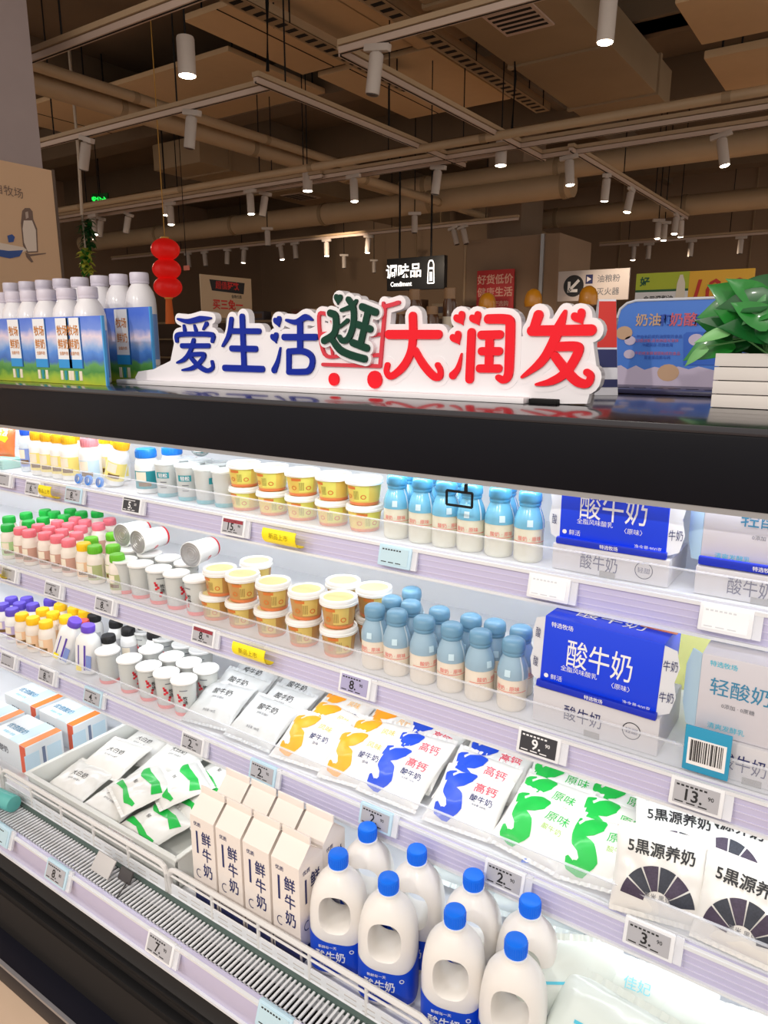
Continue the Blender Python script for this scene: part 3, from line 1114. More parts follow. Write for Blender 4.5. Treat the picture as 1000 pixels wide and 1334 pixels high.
def tub_kind(main, side, hk=1.0):
    def build():
        pr = [(0.0345, 0.0), (0.0355, 0.003), (0.0425, 0.066)]
        rf = rlin(pr)
        b = MB().lathe(pr, main, 30)
        b.lathe([(0.0348, 0.0), (0.0361, 0.004), (0.0367, 0.009)], M('orange_band', (226, 132, 78), 0.4), 30, close=False)
        b.patch(side, rf, 0.013, 0.062, FACE - 0.25, FACE + 0.75, 8, 3)
        b.patch(side, rf, 0.013, 0.062, FACE + 1.6, FACE + 2.6, 8, 3)
        b.patch(M('orange_print', (214, 122, 56), 0.4), lambda z: rf(z) + 0.0004, 0.048, 0.056, FACE - 0.75, FACE - 0.1, 6, 1)
        for da in (0.4, -0.6):
            for k in range(12):
                t0, t1 = k * math.pi / 6, (k + 1) * math.pi / 6
                P = []
                for t, q in ((t0, 0.007), (t1, 0.007), (t1, 0.0045), (t0, 0.0045)):
                    z = 0.026 + q * math.sin(t)
                    a_ = FACE + da + q * math.cos(t) / 0.038
                    P.append(((rf(z) + 0.001) * math.cos(a_), (rf(z) + 0.001) * math.sin(a_), z))
                b.add(P, [(0, 1, 2, 3)], M('orange_print', (214, 122, 56)))
        for j in range(5):
            b.patch(M('brown_print', (120, 88, 40), 0.5), lambda z: rf(z) + 0.0006, 0.018, 0.044, FACE - 0.22 + j * 0.07, FACE - 0.2 + j * 0.07, 1, 2)
        l_ = MB().lathe([(0.0435, 0.06), (0.0468, 0.0605), (0.0472, 0.0665), (0.0458, 0.068), (0.046, 0.0745), (0.0448, 0.0775), (0.039, 0.078), (0.0375, 0.0755), (0.0365, 0.0752)], WHITE, 32, close=False)
        l_.lathe([(0.0366, 0.0752), (0.02, 0.0768), (0.0001, 0.0772)], M('cream_film', (228, 212, 150), 0.35), 32, close=False)
        for q in (b, l_):
            q.v = [Vector((v.x, v.y, v.z * hk)) for v in q.v]
        return [('tub', b), ('lid', l_)]
    return build


BUILD['ytub'] = tub_kind(M('lemon_tub', (228, 200, 96), 0.4, coat=0.2), M('lime_label', (226, 224, 110), 0.4), 0.83)
BUILD['atub'] = tub_kind(M('amber_tub', (194, 148, 84), 0.4, coat=0.2), M('straw_label', (222, 196, 110), 0.4), 0.93)


def small_bottle(cap, body, band, h=0.12, r=0.027, rc=0.021):
    def build():
        pr = [(r * 0.88, 0), (r, 0.004), (r, h * 0.62), (r * 0.95, h * 0.7), (rc * 0.98, h * 0.78), (rc * 0.95, h * 0.82)]
        rf = rlin(pr)
        b = MB().lathe(pr, body, 20)
        b.patch(band, rf, h * 0.12, h * 0.52, FACE - 1.2, FACE + 1.2, 12, 2)
        b.patch(M('cream_print', (240, 228, 206), 0.4), lambda z: rf(z) + 0.0004, h * 0.3, h * 0.5, FACE - 0.9, FACE + 0.1, 6, 2)
        b.patch(M('brown_print', (120, 88, 40), 0.5), lambda z: rf(z) + 0.0006, h * 0.18, h * 0.27, FACE - 0.6, FACE + 0.5, 6, 1)
        c_ = MB().lathe([(rc, h * 0.8), (rc * 1.03, h * 0.81), (rc * 1.03, h * 0.97), (rc * 0.96, h), (0.0001, h)], cap, 22)
        for k in range(22):
            a = 2 * math.pi * k / 22
            c_.box((rc * 1.03 * math.cos(a), rc * 1.03 * math.sin(a), h * 0.88), (0.0012, 0.0012, h * 0.13), cap)
        return [('bottle', b), ('cap', c_)]
    return build


CREAMB = M('cream_bottle', (236, 226, 214), 0.35, coat=0.3)
BUILD['pink'] = small_bottle(M('pink_cap', (238, 122, 136), 0.4), CREAMB, M('rose_brown_label', (204, 158, 140), 0.4))
BUILD['green'] = small_bottle(M('green_cap', (24, 184, 70), 0.4), CREAMB, M('pale_green_label', (180, 214, 150), 0.4))
BUILD['lime'] = small_bottle(M('lime_cap', (104, 190, 40), 0.4), CREAMB, M('olive_label', (178, 186, 130), 0.4))
BUILD['yellow'] = small_bottle(M('yellow_cap', (250, 200, 24), 0.4), CREAMB, M('peach_label', (240, 200, 160), 0.4))
BUILD['purple'] = small_bottle(M('purple_cap', (96, 78, 196), 0.4), WHITE, M('mauve_label', (190, 176, 214), 0.4))
BUILD['black'] = small_bottle(M('black_cap', (30, 30, 32), 0.4), WHITE, M('grey_label', (186, 186, 188), 0.4))
BUILD['red'] = small_bottle(M('red_cap', (226, 84, 70), 0.4), WHITE, M('grey_label', (186, 186, 188)))
BUILD['ybig'] = small_bottle(M('golden_cap', (250, 192, 30), 0.4), WHITE, M('lemon_label', (244, 226, 130), 0.4), 0.15, 0.032, 0.024)
BUILD['water'] = small_bottle(M('cobalt_cap', (30, 90, 214), 0.4), clear_mat('clear_pet', (220, 230, 238), 0.45), M('blue_white_label', (130, 150, 210), 0.4), 0.16, 0.026, 0.017)
BUILD['pinkbig'] = small_bottle(M('rose_cap', (240, 150, 160), 0.4), WHITE, M('mist_blue_label', (196, 220, 234), 0.4), 0.15, 0.034, 0.026)
BUILD['jarblue'] = small_bottle(M('azure_cap', (28, 128, 226), 0.4), WHITE, M('teal_print', (40, 148, 158)), 0.135, 0.035, 0.03)


def gable():
    W_, H_, D_ = 0.079, 0.238, 0.079
    P = M('ivory_carton', (238, 228, 220), 0.55)
    b = MB()
    h, d = W_ / 2, D_ / 2
    rz = H_ + 0.036
    vs = [(-h, -d, 0), (h, -d, 0), (h, d, 0), (-h, d, 0), (-h, -d, H_), (h, -d, H_), (h, d, H_), (-h, d, H_),
          (-h, -0.002, rz), (h, -0.002, rz), (h, 0.002, rz), (-h, 0.002, rz), (-h + 0.016, 0, rz - 0.006), (h - 0.016, 0, rz - 0.006)]
    fs = [(0, 1, 5, 4), (1, 2, 6, 5), (2, 3, 7, 6), (3, 0, 4, 7), (3, 2, 1, 0), (4, 5, 9, 8), (6, 7, 11, 10), (8, 9, 10, 11),
          (5, 13, 9), (5, 6, 13), (6, 10, 13), (7, 12, 11), (7, 4, 12), (4, 8, 12), (9, 13, 10), (8, 11, 12)]
    b.add(vs, fs, P)
    b.box((0, 0, rz + 0.008), (W_, 0.004, 0.02), P, 0.001)
    e = 0.0006
    for (o, ux) in (((0, -d - e, 0), (1, 0, 0)), ((h + e, 0, 0), (0, 1, 0))):
        o = Vector(o)
        for i, ch in enumerate('鲜牛奶'):
            b.text(ch, 0.038, NAVY, o + Vector(ux) * 0.012 + Vector((0, 0, 0.188 - i * 0.043)), ux, (0, 0, 1), 0.015, 0.85)
        b.poly([(-0.022, 0.14), (-0.016, 0.14), (-0.016, 0.2), (-0.022, 0.2)], NAVY, o, ux, (0, 0, 1))
        b.text('优质', 0.012, NAVY, o + Vector(ux) * -0.016 + Vector((0, 0, 0.219)), ux, (0, 0, 1), 0.01)
        pts = []
        for k in range(15):
            t = math.radians(60 + 17 * k)
            pts.append((-0.018 + 0.010 * math.cos(t), 0.085 + 0.012 * math.sin(t)))
        for k in range(14):
            a_, c_ = pts[k], pts[k + 1]
            b.poly([a_, c_, (c_[0] * 0.8 - 0.0036, c_[1] * 0.8 + 0.017), (a_[0] * 0.8 - 0.0036, a_[1] * 0.8 + 0.017)], NAVY, o, ux, (0, 0, 1))
        b.poly([(-0.036, 0.0), (0.036, 0.0), (0.036, 0.035), (-0.036, 0.035)], NAVY, o, ux, (0, 0, 1))
    return [('carton', b)]


BUILD['gable'] = gable


def sup(a, b, e):
    def fn(t):
        c_, s_ = math.cos(t), math.sin(t)
        return (a * math.copysign(abs(c_) ** (2 / e), c_), b * math.copysign(abs(s_) ** (2 / e), s_))
    return fn


def fixn(me):
    bm = bmesh.new()
    bm.from_mesh(me)
    bmesh.ops.recalc_face_normals(bm, faces=bm.faces)
    bm.to_mesh(me)
    bm.free()
    return me


def jug():
    J = M('white_jug_plastic', (236, 232, 227), 0.32, coat=0.15, sss=0.1)
    prof = [(0.88, 0), (0.96, 0.004), (1.0, 0.012), (1.0, 0.13), (0.99, 0.15), (0.965, 0.168), (0.92, 0.185), (0.85, 0.2), (0.74, 0.213), (0.6, 0.224), (0.46, 0.233), (0.36, 0.239), (0.33, 0.246)]
    A_, B_ = 0.061, 0.043
    vs, fs = [], []
    n = 56
    for r, z in prof:
        e = 3.2 if z < 0.16 else max(2.0, 3.2 - (z - 0.16) / 0.07 * 1.2)
        k = min(1.0, max(0.0, (z - 0.16) / 0.075))
        a_, b_ = A_ * r, B_ * r + (0.019 / 0.33 - B_) * r * k
        for q in range(n):
            x_, y_ = sup(a_, b_, e)(2 * math.pi * q / n)
            vs.append((x_, y_, z))
    for i in range(len(prof) - 1):
        for q in range(n):
            a_, b_ = i * n + q, i * n + (q + 1) % n
            fs.append((a_, b_, b_ + n, a_ + n))
    fs.append(tuple(reversed(range(n))))
    fs.append(tuple(range((len(prof) - 1) * n, len(prof) * n)))
    mb = MB().add(vs, fs, J)
    bo = link('jug_body', fixn(mb.mesh('jug_body')))
    cut = MB()
    m_ = 36
    cv, cf = [], []
    ys = [(-0.07, 1.55), (-0.046, 1.28), (-0.040, 1.10), (-0.03, 1.0), (0.03, 1.0), (0.040, 1.10), (0.046, 1.28), (0.07, 1.55)]
    for yv, sc_ in ys:
        for q in range(m_):
            x_, z_ = sup(0.032 * (1 + (sc_ - 1) * 0.7), 0.040 * (1 + (sc_ - 1) * 0.7), 2.6)(2 * math.pi * q / m_)
            cv.append((x_, yv, 0.156 + z_))
    for i in range(len(ys) - 1):
        for q in range(m_):
            a_, b_ = i * m_ + q, i * m_ + (q + 1) % m_
            cf.append((a_, a_ + m_, b_ + m_, b_))
    cf.append(tuple(range(m_)))
    cf.append(tuple(reversed(range((len(ys) - 1) * m_, len(ys) * m_))))
    cut.add(cv, cf, J)
    co = link('cutter', fixn(cut.mesh('cutter')))
    md = bo.modifiers.new('hole', 'BOOLEAN')
    md.operation = 'DIFFERENCE'
    md.object = co
    md.solver = 'EXACT'
    dg = bpy.context.evaluated_depsgraph_get()
    me = bpy.data.meshes.new_from_object(bo.evaluated_get(dg))
    me.polygons.foreach_set('use_smooth', [True] * len(me.polygons))
    me.set_sharp_from_angle(angle=math.radians(42))
    bpy.data.objects.remove(bo)
    bpy.data.objects.remove(co)
    # blue wrap label with a wavy upper edge
    lb = MB()
    lv, lf = [], []
    LZ = 6
    f_ = sup(A_ * 1.012, B_ * 1.012, 3.2)
    for q in range(n):
        t = 2 * math.pi * q / n
        x_, y_ = f_(t)
        top = 0.098 + 0.012 * math.cos(2 * t - 0.6) + 0.004 * math.cos(t)
        for j in range(LZ + 1):
            lv.append((x_, y_, 0.014 + (top - 0.014) * j / LZ))
    for q in range(n):
        for j in range(LZ):
            a_, b_ = q * (LZ + 1) + j, ((q + 1) % n) * (LZ + 1) + j
            lf.append((a_, b_, b_ + 1, a_ + 1))
    lb.add(lv, lf, M('cobalt_label', (8, 72, 206), 0.4, coat=0.1))
    WI = M('white_digits', (235, 235, 238))
    fy_ = lambda x: -B_ * 1.012 * max(0.0, 1 - abs(x / (A_ * 1.012)) ** 3.2) ** (1 / 3.2) - 0.0008

    def lt(t, size, x0, z0, bold, sx=1.0):
        vs_, fs_ = text_geo(t, bold)
        lb.add([(x0 + v.x * size * sx, fy_(x0 + v.x * size * sx), z0 + v.y * size) for v in vs_], fs_, WI)

    lt('酸牛奶', 0.026, -0.010, 0.056, 0.015, 0.85)
    lt('新鲜每一天', 0.008, -0.016, 0.078, 0.01)
    lt('净含量 1千克', 0.0065, -0.016, 0.034, 0.01)
    for k in range(14):
        P_ = []
        for kk, r_ in ((k, 0.005), (k + 1, 0.005), (k + 1, 0.003), (k, 0.003)):
            x_ = 0.036 + r_ * math.cos(kk * 0.4488)
            P_.append((x_, fy_(x_), 0.072 + r_ * math.sin(kk * 0.4488)))
        lb.add(P_, [(3, 2, 1, 0)], WI)
    cp = MB().lathe([(0.0195, 0.247), (0.0205, 0.248), (0.0205, 0.272), (0.0195, 0.2755), (0.016, 0.277), (0.0001, 0.2775)], CAPB, 30)
    for k in range(30):
        a_ = 2 * math.pi * k / 30
        cp.box((0.0205 * math.cos(a_), 0.0205 * math.sin(a_), 0.262), (0.0016, 0.0016, 0.019), CAPB)
    nk = MB().lathe([(0.019, 0.2425), (0.0222, 0.2435), (0.0222, 0.2478), (0.019, 0.2485)], WHITE, 30)
    return [('jug', me), ('label', lb), ('cap', cp), ('tamper_ring', nk, 2)]


BUILD['jug'] = jug


# pouches -----------------------------------------------------------
class Pouch:
    def __init__(s, w, d, t, seed, flat=0.0):
        s.w, s.d, s.t, s.seed = w, d, t, seed

    def h(s, x, y):
        u, v = 2 * x / s.w, 2 * y / s.d
        u, v = max(-1, min(1, u)), max(-1, min(1, v))
        b = max(0, (1 - abs(u) ** 3.5)) ** 0.6 * max(0, (1 - abs(v) ** 2.6)) ** 0.7
        q = noise.noise(Vector((x * 26 + s.seed * 7.1, y * 26, s.seed * 3.3))) + 0.5 * noise.noise(Vector((x * 44, y * 44 + s.seed, s.seed * 1.7)))
        return s.t * b + 0.0034 * q * (0.35 + b)

    N = (40, 36)

    def build(s, mat, prints, crimp=None):
        mb = MB()
        nu, nv = s.N
        vs, fs = [], []
        for sgn in (1, -1):
            for j in range(nv + 1):
                for i in range(nu + 1):
                    u, v = -1 + 2 * i / nu, -1 + 2 * j / nv
                    pinch = 1 - 0.04 * (1 - v * v)
                    x_, y_ = u * s.w / 2 * pinch, v * s.d / 2
                    z_ = s.h(u * s.w / 2, y_)
                    edge = (i in (0, nu) or j in (0, nv))
                    zz = (0.002 * noise.noise(Vector((x_ * 40, y_ * 40, s.seed)))) if edge else (z_ if sgn > 0 else -0.35 * z_)
                    vs.append((x_, y_, zz))
        o2 = (nu + 1) * (nv + 1)
        for j in range(nv):
            for i in range(nu):
                a_ = j * (nu + 1) + i
                fs.append((a_, a_ + 1, a_ + nu + 2, a_ + nu + 1))
                b_ = a_ + o2
                fs.append((b_, b_ + nu + 1, b_ + nu + 2, b_ + 1))
        mb.add(vs, fs, mat)
        for j in (-1, 1):   # crimped end seals
            v_, f_ = [], []
            for i in range(nu + 1):
                u = -1 + 2 * i / nu
                wob = 0.0018 * math.sin(i * 1.9 + s.seed)
                v_ += [(u * s.w / 2, j * s.d / 2, wob * 0.3), (u * s.w / 2, j * (s.d / 2 + 0.009), wob)]
            for i in range(nu):
                f_.append((2 * i, 2 * i + 2, 2 * i + 3, 2 * i + 1))
            mb.add(v_, f_, crimp or mat)
        for p_ in prints:
            s.ink(mb, *p_)
        return mb

    def gz(s, i, j):
        nu, nv = s.N
        i, j = max(0, min(nu, i)), max(0, min(nv, j))
        u, v = -1 + 2 * i / nu, -1 + 2 * j / nv
        if i in (0, nu) or j in (0, nv):
            return 0.001
        return s.h(u * s.w / 2, v * s.d / 2)

    def pt(s, x, y, lift=0.0013):
        nu, nv = s.N
        fu, fv = (2 * x / s.w + 1) / 2 * nu, (2 * y / s.d + 1) / 2 * nv
        i, j = math.floor(fu), math.floor(fv)
        a_, b_ = fu - i, fv - j
        z = (s.gz(i, j) * (1 - a_) + s.gz(i + 1, j) * a_) * (1 - b_) + (s.gz(i, j + 1) * (1 - a_) + s.gz(i + 1, j + 1) * a_) * b_
        v = 2 * y / s.d
        return (x * (1 - 0.04 * (1 - v * v)), y, z + lift)

    def ink(s, mb, kind, mat, *a):
        if kind == 'text':
            t, size, x, y, bold = a[:5]
            rot = a[5] if len(a) > 5 else 0
            vs, fs = text_geo(t, bold)
            c_, s_ = math.cos(rot), math.sin(rot)
            mb.add([s.pt(x + (v.x * c_ - v.y * s_) * size, y + (v.x * s_ + v.y * c_) * size) for v in vs], fs, mat)
        elif kind == 'stroke':
            pts, wd_ = a
            lift = 0.0013
            P, W_ = [], []
            for i in range(len(pts) - 1):
                for k in range(6):
                    f_ = k / 6
                    P.append(Vector((pts[i][0] + (pts[i + 1][0] - pts[i][0]) * f_, pts[i][1] + (pts[i + 1][1] - pts[i][1]) * f_)))
                    W_.append(wd_[i] + (wd_[i + 1] - wd_[i]) * f_)
            P.append(Vector(pts[-1]))
            W_.append(wd_[-1])
            vs, fs = [], []
            for i, p in enumerate(P):
                d = (P[min(i + 1, len(P) - 1)] - P[max(i - 1, 0)])
                d.normalize()
                n_ = Vector((-d.y, d.x))
                for q in (-0.5, -0.25, 0, 0.25, 0.5):
                    e = p + n_ * W_[i] * q
                    vs.append(s.pt(max(-s.w * .49, min(s.w * .49, e.x)), max(-s.d * .49, min(s.d * .49, e.y)), lift))
            for i in range(len(P) - 1):
                for q in range(4):
                    fs.append((i * 5 + q, i * 5 + q + 1, i * 5 + q + 6, i * 5 + q + 5))
            mb.add(vs, fs, mat)
        elif kind == 'wedge':
            cx, cy, r0, r1, a0, a1 = a
            vs, fs = [], []
            n_, m_ = 8, 5
            for j in range(m_ + 1):
                r_ = r0 + (r1 - r0) * j / m_
                for i in range(n_ + 1):
                    t = a0 + (a1 - a0) * i / n_
                    vs.append(s.pt(cx + r_ * math.cos(t), cy + r_ * math.sin(t)))
            for j in range(m_):
                for i in range(n_):
                    q = j * (n_ + 1) + i
                    fs.append((q, q + n_ + 1, q + n_ + 2, q + 1))
            mb.add(vs, fs, mat)


FILM = M('white_pouch_film', (224, 222, 218), 0.3, coat=0.35)
FILMG = M('grey_pouch_film', (200, 203, 204), 0.28, coat=0.4)


def swoosh(mat):
    return [('stroke', mat, [(-0.062, -0.035), (-0.052, -0.052), (-0.03, -0.055), (-0.018, -0.035), (-0.028, -0.012), (-0.045, 0.0), (-0.05, 0.02), (-0.03, 0.035), (-0.012, 0.05), (0.0, 0.058)],
             [0.006, 0.02, 0.028, 0.036, 0.038, 0.032, 0.028, 0.042, 0.036, 0.008]),
            ('stroke', mat, [(-0.058, 0.028), (-0.066, 0.045), (-0.05, 0.056)], [0.022, 0.016, 0.004])]


ORG = M('orange_pouch_ink', (250, 160, 28), 0.4, coat=0.2)
BLU = M('blue_pouch_ink', (22, 70, 198), 0.4, coat=0.2)
GRN = M('green_pouch_ink', (18, 176, 66), 0.4, coat=0.2)
PURP = M('grain_purple', (62, 50, 72), 0.6, noise_amt=0.6, nscale=300)
DARK = M('grain_dark', (46, 50, 62), 0.6, noise_amt=0.6, nscale=300)
PW, PD = 0.162, 0.14


def pouch_kind(kind, seed):
    def build():
        p = Pouch(PW, PD, 0.02, seed)
        if kind == 'grey':
            pr = [('text', INK, '酸牛奶', 0.024, 0.0, 0.028, 0.0), ('text', GREYI, '风味发酵乳', 0.009, 0.0, 0.006, 0.0), ('text', GREYI, '净含量 180克', 0.008, 0.0, -0.04, 0.0)]
            return [('pouch', p.build(FILMG, pr))]
        if kind == 'orange':
            pr = swoosh(ORG) + [('text', NAVY, '酸牛奶', 0.019, 0.034, -0.002, 0.01), ('text', NAVY, '原味', 0.009, 0.034, -0.02, 0.0), ('text', M('pale_orange', (244, 190, 110), 0.5), '风味', 0.02, 0.034, 0.03, 0.01)]
        if kind == 'blue':
            pr = swoosh(BLU) + [('text', PINKI, '高钙', 0.027, 0.034, 0.026, 0.012), ('text', NAVY, '酸牛奶', 0.018, 0.034, -0.002, 0.01), ('text', NAVY, '净含量 200克', 0.006, 0.034, -0.018, 0.0)]
        if kind == 'green':
            pr = swoosh(GRN) + [('text', GRN, '原味', 0.027, 0.034, 0.026, 0.0), ('text', M('lime_ink', (150, 190, 80), 0.5), '酸牛奶', 0.015, 0.034, -0.002, 0.0)]
        if kind == 'five':
            pr = [('text', INK, '5黒源养奶', 0.027, 0.0, 0.042, 0.02)]
            for k in range(6):
                a0 = math.radians(8 + k * 28)
                pr.append(('wedge', PURP if k % 2 else DARK, 0.0, -0.05, 0.024, 0.066, a0, a0 + math.radians(25)))
            pr.append(('text', GREYI, '黑米 黑豆', 0.011, 0.0, -0.036, 0.0))
        if kind == 'tray':
            pr = [('text', INK, '大白奶', 0.022, 0.0, 0.01, 0.0), ('text', GREYI, '纯牛奶 200毫升', 0.008, 0.0, -0.012, 0.0)]
        if kind == 'traygreen':
            pr = [('stroke', GRN, [(-0.07, 0.035), (-0.03, 0.025), (0.03, 0.035), (0.07, 0.025)], [0.016, 0.03, 0.022, 0.03]),
                  ('stroke', GRN, [(-0.07, -0.045), (-0.02, -0.04), (0.04, -0.05), (0.07, -0.04)], [0.02, 0.012, 0.018, 0.01]),
                  ('text', INK, '鲜', 0.014, -0.02, -0.008, 0.0)]
        if kind == 'big':
            pr = [('stroke', CYANI, [(-0.045, 0.015), (0.03, 0.019)], [0.004, 0.003]), ('text', M('pale_cyan_ink', (130, 206, 220), 0.5), '佳妃', 0.017, -0.01, 0.045, 0.0)]
            if seed != 6:
                pr = pr[:1]
        return [('pouch', p.build(M('misty_film', (214, 222, 216), 0.25, coat=0.4) if kind == 'big' else FILM, pr))]
    return build


for kd in ('grey', 'orange', 'blue', 'green', 'five', 'tray', 'traygreen', 'big'):
    for sd in range(3):
        BUILD['p_%s%d' % (kd, sd)] = pouch_kind(kd, sd * 3 + len(kd))

# ================================================================== GOODS: top shelf
zA, zB, zC, zD = ZS['A'], ZS['B'], ZS['C'], ZS['D']
E3 = 0.0005
# bright blue bottles
ff = [(517, 640), (550, 648), (581, 651), (614, 658), (651, 661), (690, 666)]
for i, (px, py) in enumerate(ff):
    x_ = atY(px, py, 1.398).x
    put('bright', 'yogurt_bottle', 'bright blue sleeved milk bottle on top shelf, front row, %s' % ordn(i, 6), 'bottle', (x_, 1.398, zA + E3), (0, 0, R.uniform(-0.5, 0.5)), 'bright blue bottles on the top shelf')
for i, px in enumerate((520, 547, 582, 650)):
    x_ = atY(px + 8, 645, 1.46).x
    put('bright', 'yogurt_bottle', 'bright blue sleeved milk bottle on top shelf, back row, %s' % ordn(i, 4), 'bottle', (x_, 1.463, zA + E3), (0, 0, R.uniform(-1, 1)), 'bright blue bottles on the top shelf')
# yellow tubs
for i, (px, py) in enumerate([(320, 642), (356, 650), (394, 656), (434, 662), (475, 669)]):
    x_ = atY(px, py, 1.415).x
    put('ytub', 'yogurt_tub', 'yellow lidded yogurt tub on top shelf, lower layer, %s' % ordn(i, 5), 'tub', (x_, 1.415, zA + E3), (0, 0, R.uniform(-0.4, 0.4)), 'yellow tubs on the top shelf')
    put('ytub', 'yogurt_tub', 'yellow lidded yogurt tub on top shelf, upper layer, %s' % ordn(i, 5), 'tub', (x_ + R.uniform(-0.003, 0.003), 1.415, zA + 0.0655), (0, 0, R.uniform(-0.6, 0.6)), 'yellow tubs on the top shelf')
# teal cups and blue-capped jars
for i, (px, py) in enumerate([(219, 640), (246, 645), (270, 650), (294, 655)]):
    x_ = atY(px, py, 1.405).x
    put('tealcup', 'yogurt_cup', 'clear teal-based cup on top shelf, front row, %s' % ordn(i, 4), 'cup', (x_, 1.405, zA + E3), (0, 0, (-0.1, 0.0, 1.1, 2.2)[i]), 'teal cups on the top shelf')
for i, (px, py) in enumerate([(240, 615), (262, 618), (284, 622)]):
    x_ = atY(px, py, 1.485).x
    put('tealcup', 'yogurt_cup', 'clear teal-based cup on top shelf, back row, %s' % ordn(i, 3), 'cup', (x_, 1.487, zA + E3), (0, 0, R.uniform(-3, 3)), 'teal cups on the top shelf')
put('tealcup', 'yogurt_cup', 'clear teal-based cup lying tipped on top of the other cups', 'cup', (atY(258, 608, 1.46).x, 1.475, zA + 0.145), (math.radians(60), math.radians(45), 0.4), 'teal cups on the top shelf')
for px, y_, lab in ((192, 1.405, 'white jar with blue cap left of the teal cups, in front'), (226, 1.49, 'white jar with blue cap behind the teal cups')):
    put('jarblue', 'yogurt_jar', lab, 'jar', (atY(px, 620, y_).x, y_, zA + E3), (0, 0, 0.1))
# left end of the top shelf
for i, px in enumerate((53, 66, 80, 93)):
    x_ = atY(px, 605, 1.40).x
    put('ybig', 'yogurt_bottle', 'yellow-capped white bottle on top shelf, front row, %s' % ordn(i, 4), 'bottle', (x_, 1.40, zA + E3), (0, 0, 0), 'yellow-capped bottles on the top shelf')
for i, px in enumerate((60, 74, 88, 102, 118, 140, 155)):
    x_ = atY(px, 600, 1.475).x
    put('ybig', 'yogurt_bottle', 'yellow-capped white bottle on top shelf, back row, %s' % ordn(i, 7), 'bottle', (x_, 1.478, zA + E3), (0, 0, 0), 'yellow-capped bottles on the top shelf')
put('water', 'drink_bottle', 'slim clear bottle with blue cap on top shelf at left', 'bottle', (atY(37, 600, 1.41).x, 1.41, zA + E3))
put('pinkbig', 'yogurt_bottle', 'pale bottle with pink cap right of the yellow-capped bottles', 'bottle', (atY(118, 600, 1.40).x, 1.40, zA + E3))
put('ybig', 'yogurt_bottle', 'white bottle leaning right with yellow printed label on top shelf', 'bottle', (atY(145, 618, 1.40).x, 1.405, zA + 0.012), (0, math.radians(20), 0.2))
mb = MB().box((0, 0, 0.017), (0.11, 0.09, 0.034), M('mint_box', (150, 206, 194), 0.5), 0.003)
for j in range(3):
    mb.box((0, -0.0452, 0.008 + j * 0.009), (0.105, 0.001, 0.003), M('mint_dark', (84, 164, 150), 0.5))
thing('yogurt_box', 'mint green flat box on top shelf at the left edge', 'box', [('box', mb)], (atY(9, 612, 1.41).x, 1.41, zA + E3))
p = Pouch(0.1, 0.11, 0.02, 5)
mb = p.build(M('orange_snack_film', (236, 116, 56), 0.35, coat=0.3), [('stroke', M('yellow_cap', (250, 200, 24)), [(-0.03, 0), (0.0, 0.02), (0.03, 0.0)], [0.03, 0.04, 0.02]), ('text', WHITE, '奶酪', 0.03, 0, 0.03, 0.02)])
thing('snack_pouch', 'orange pouch standing on the mint box at left edge', 'pouch', [('pouch', mb)], (atY(8, 580, 1.44).x, 1.44, zA + 0.092), (math.radians(80), 0, 0.2))
# fallen ring pulls / blue collars in front
for i, (px, py) in enumerate([(105, 632), (118, 635), (132, 632)]):
    x_ = atY(px, py, 1.365).x
    mb = MB().lathe([(0.012, 0), (0.016, 0.002), (0.016, 0.01), (0.012, 0.012), (0.012, 0)], M('ring_blue', (36, 130, 220), 0.35), 24, close=False)
    thing('bottle_collar', 'blue plastic collar leaning on the top shelf guard, %s of three' % ordn(i, 3), 'ring', [('ring', mb)], (x_, 1.366, zA + 0.018), (math.radians(80), 0, 0), 'blue collars on the top shelf')
# small clip frame hanging from the canopy
p = atY(597, 628, 1.31)
fm = MB()
for a_, b_ in (((-0.03, 0, 0), (0.03, 0, 0)), ((-0.03, 0, -0.03), (0.03, 0, -0.03)), ((-0.03, 0, 0), (-0.03, 0, -0.03)), ((0.03, 0, 0), (0.03, 0, -0.03))):
    fm.cyl(a_, b_, 0.0028, BLACKM, 8)
fm.cyl((0.015, 0, 0), (0.015, 0.0, 0.018), 0.004, BLACKM, 8)
thing('sign_clip_frame', 'small black wire clip frame hanging under the canopy', 'clip', [('frame', fm)], (p.x, 1.315, 1.316))


